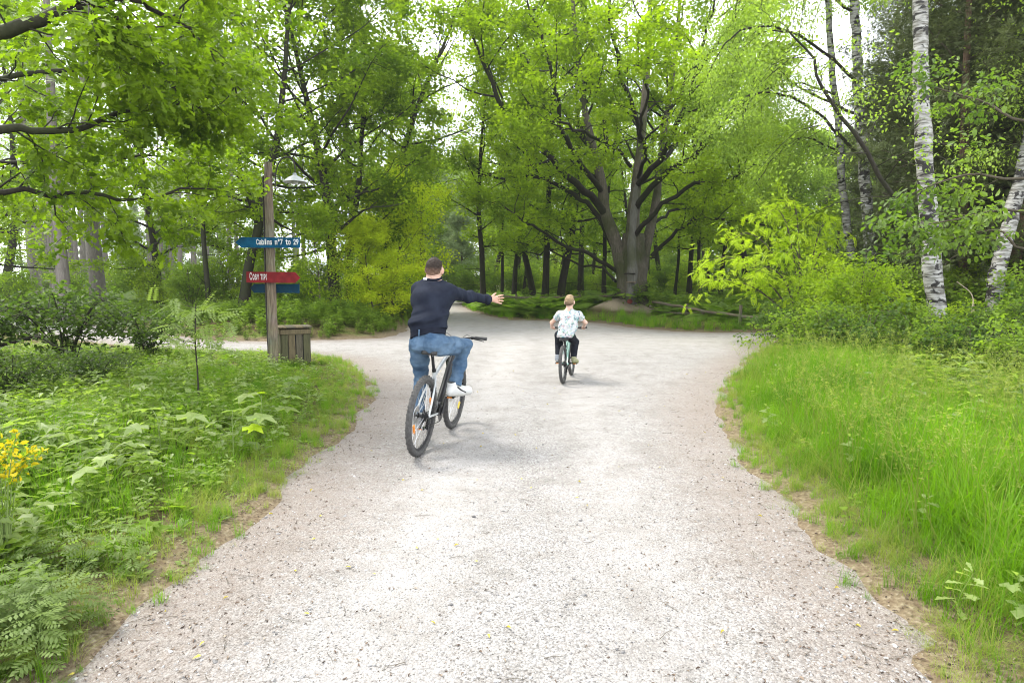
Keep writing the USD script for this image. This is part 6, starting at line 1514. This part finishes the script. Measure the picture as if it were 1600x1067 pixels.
PLANK = [mat('bin_plank_' + w, {'g': ('texture_coordinate', {}), 'oi': ('object_info', {}), 'mp': ('mapping', {'scale': (26, 26, 2.2)}), 'n': ('noise_texture', {'scale': 2.0, 'detail': 6.0, 'roughness': .65, 'distortion': .8}),
    'r': ('rgb_ramp', {'ramp': [(.3, tuple(x * .5 for x in c)), (.5, c), (.75, tuple(x * 1.35 for x in c))]}), 'b': ('bump', {'strength': .5, 'distance': .005}), 'p': ('principled_bsdf', {'roughness': .85, 'specular_ior_level': .2})},
    [('g.object', 'mp.vector'), ('mp.vector', 'n.vector'), ('n.fac', 'r.fac'), ('r.color', 'p.base_color'), ('n.fac', 'b.height'), ('b.normal', 'p.normal')]) for w, c in (('tan', (.090, .072, .040)), ('grey', (.066, .058, .039)), ('mossy', (.056, .055, .027)))]
def signpost():
    b = G(427, 580); b[2] = gz(b[0], b[1]); D = b[1]
    t = thing('signpost', 'round wooden signpost with blue and red arrow boards and a hooded lamp', 'signpost', b)
    Q = lambda px, py, dd=0.0: P(px, py, D + dd) - b
    p = smooth_path([Q(428, 592), Q(426, 520), Q(424, 450), Q(422, 380), Q(420, 310), Q(419, 254)], 26); p[0, 2] = -.2
    p[1:-1, :2] += np.random.default_rng(2).normal(0, .004, (24, 2))
    part(t, 'post', tube(p, np.linspace(.088, .066, 26), 14), WOOD, 50)
    BLUE = plain('blue_board_paint', (.002, .085, .17), .5, vary=.28, scale=9, spec=.12); TEAL = plain('teal_board_paint', (.001, .04, .075), .5, vary=.30, scale=9, spec=.12); RED = plain('red_board_paint', (.21, .014, .018), .5, vary=.30, scale=9, spec=.12)
    LET = plain('white_lettering', (.80, .80, .78), .6, vary=.03); EDGE = plain('board_edge', (.42, .47, .50), .6)
    from shapely.geometry import Polygon as PG
    def board(x0, x1, y0, y1, dd, left, m, notch, label):
        a, c = Q(x0, (y0 + y1) / 2, dd), Q(x1, (y0 + y1) / 2, dd)
        L = c[0] - a[0]; h = (Q(x0, y0, dd) - Q(x0, y1, dd))[2]
        pts = [(0, 0), (notch, h / 2), (L, h / 2), (L, -h / 2), (notch, -h / 2)] if left else [(0, h / 2), (L - notch, h / 2), (L, 0), (L - notch, -h / 2), (0, -h / 2)]
        m_ = trimesh.creation.extrude_polygon(PG(pts), .028, engine='earcut')
        R_ = np.array([[1, 0, 0], [0, 0, -1], [0, 1, 0]], float)
        v = np.array(m_.vertices) @ R_.T + a
        tilt = rot([0, 1, 0], .006 if left else .012)
        v = (v - a) @ tilt.T + a
        pr = part(t, 'sign_board', (v, np.array(m_.faces)), m, False, label)
        return pr, a, h, L, tilt
    def letter(pr, txt, px, py, hgt, width, dd, bold=True, squeeze=None):
        tm = meshkit.text_mesh(txt, hgt, .003, bold)
        v = np.array(tm.vertices); w = v[:, 0].max() - v[:, 0].min()
        v[:, 0] = (v[:, 0] - v[:, 0].min()) * width / w
        o = Q(px, py, dd)
        v = np.stack([v[:, 0], -v[:, 2] - .0285, v[:, 1]], 1) + o
        part(pr, 'lettering', (v, np.array(tm.faces)), LET)
    f0 = -.125
    pr, *_ = board(368.5, 469, 371, 387, f0, True, BLUE, .105, 'blue arrow board pointing left, the top one')
    # lettering with even, typewriter-like spacing
    x = 401.5
    for ch, w in zip('Cabins n°7 to 29', [1] * 16):
        if ch != ' ':
            wd = {'i': .62, '°': .55}.get(ch, .86)
            letter(pr, ch, x + (4.15 - 4.15 * wd) / 2, 382.3 if ch != '°' else 382.0, .088 if ch != 'i' else .088, 4.15 * wd * .0113, f0)
        x += 4.13
    pr, *_ = board(386, 469.5, 424.5, 441.5, f0 + .01, False, RED, .09, 'red arrow board pointing right, in the middle')
    letter(pr, 'C', 391.5, 437.3, .125, .040, f0 + .01, False)
    x = 396.2
    for ch in 'OSY TIPI':
        if ch != ' ':
            gw, wd = (.9, 1.9) if ch == 'I' else (2.6, 3.45)
            letter(pr, ch, x, 437.0, .092, gw * .0113, f0 + .01, True)
            x += wd
        else:
            x += 1.6
    board(392, 468, 443.5, 457.5, .085, True, TEAL, .07, 'dark teal arrow board fixed behind the post, seen from its back')
    IRON = plain('rusty_iron', (.045, .038, .03), .6, .4)
    part(t, 'cable_pipe', tube(smooth_path([Q(421, 590, -.03), Q(418, 520, -.02), Q(415, 440, -.0), Q(413, 360, .0), Q(411, 275, .0)], 14), .016, 8), IRON, True)
    part(t, 'lamp_bracket', tube(smooth_path([Q(430, 294, -.02), Q(430.5, 275, -.02), Q(434, 258, -.02), Q(441, 248, -.02), Q(450, 246, -.02), Q(458, 252, -.02), Q(461, 264, -.02), Q(461, 270, -.02)], 26), .011, 10), IRON, True)
    part(t, 'bracket_clamp', box((.05, .05, .06), Q(428, 273, -.02), None, .01), IRON)
    c = Q(461, 285, -.02)
    ENAMEL = plain('grey_enamel', (.40, .43, .42), .4, .1)
    sh = part(t, 'lamp_shade', moved(lathe([(.0, .155), (.028, .155), (.034, .12), (.05, .108), (.10, .085), (.155, .045), (.198, .003), (.203, .0), (.194, .003), (.15, .035), (.09, .07), (.0, .085)], sides=32), None, c), ENAMEL, 40)
    part(sh, 'bulb_glass', moved(lathe([(.0, -.045), (.04, -.03), (.055, .0), (.05, .05), (.0, .075)], sides=18), None, c), plain('frosted_glass', (.62, .64, .62), .3), True)
signpost()
def bin_():
    b = G(461, 574); b[2] = gz(b[0], b[1])
    yaw = .45
    t = thing('litter_bin', 'square litter bin clad in weathered wooden planks beside the signpost', 'bin', b, yaw)
    W, Hh = .50, .70
    r = np.random.default_rng(4)
    for side in range(4):
        R_ = rot([0, 0, 1], side * math.pi / 2)
        n = 4
        for k in range(n):
            w = W / n - .012
            x = -W / 2 + W / n * (k + .5) + r.normal(0, .002)
            part(t, 'plank', box((w, .022, Hh - .10 + r.normal(0, .006)), R_ @ np.array([x, -W / 2, (Hh - .10) / 2]), R_ @ rot([0, 1, 0], r.normal(0, .006)), .004), PLANK[int(r.integers(0, 3))])
        part(t, 'top_band', box((W + .02, .024, .085), R_ @ np.array([0, -W / 2 - .018, Hh - .075]), R_, .004), PLANK[0])
    part(t, 'inner_box', box((W - .05, W - .05, Hh - .12), (0, 0, Hh / 2 - .08)), BLACKM)
    for k in range(4):
        part(t, 'lid_plank', box(((W + .09) / 4 - .006, W + .09, .026), (-(W + .09) / 2 + (W + .09) / 4 * (k + .5), 0, Hh + .005), None, .004), PLANK[1 if k % 2 else 0])
bin_()
def fence(label, rails, posts):
    t = thing('rail_fence', label, 'fence', (0, 0, 0))
    for pts, r0 in rails:
        p = smooth_path(pts, 12); p[1:-1] += np.random.default_rng(len(pts)).normal(0, .012, (10, 3))
        part(t, 'rail', tube(p, np.linspace(r0, r0 * .8, 12), 8), WOOD, True)
    for q, h_ in posts:
        z = gz(q[0], q[1]); part(t, 'post', tube([(q[0], q[1], z - .2), (q[0] + .02, q[1], z + h_)], .06, 8), WOOD, 40)
a, bq, cq = P(1020, 472, 28.2), P(1105, 487, 23.4), P(1187, 496, 19.9)
fence('weathered pole rail on a short post running from the big oak to the right bend', [([a, (a + bq) / 2 + [0, 0, .02], bq, cq], .062), ([P(1020, 486, 28.0), P(1060, 489, 26.0), P(1100, 489.5, 23.7)], .045)], [(P(1156, 500, 21.0), .70), (P(1072, 490, 25.5), .6)])
a, cq = P(775, 463, 30.5), P(968, 461, 30.0)
fence('long pole rail half hidden in the bracken left of the big oak', [([a, P(830, 465, 30.4), P(900, 464, 30.2), cq], .055)], [(P(806, 470, 30.5), .85), (P(905, 470, 30.2), .85)])

# ------------------------------------------------------------------ the damp air of the wood: far trees pale a little
AIR = mat('woodland_air', {'v': ('principled_volume', {'color': (.93, .96, .95), 'density': HAZE, 'anisotropy': .25})}, [], surface=None, volume='v.volume')
solo('haze', box((980.0, 760.0, 36.0), (0, 240.0, 34.0 - 18.0 - .8)), AIR, 'thin pale haze between the trees', 'haze', kind='stuff')
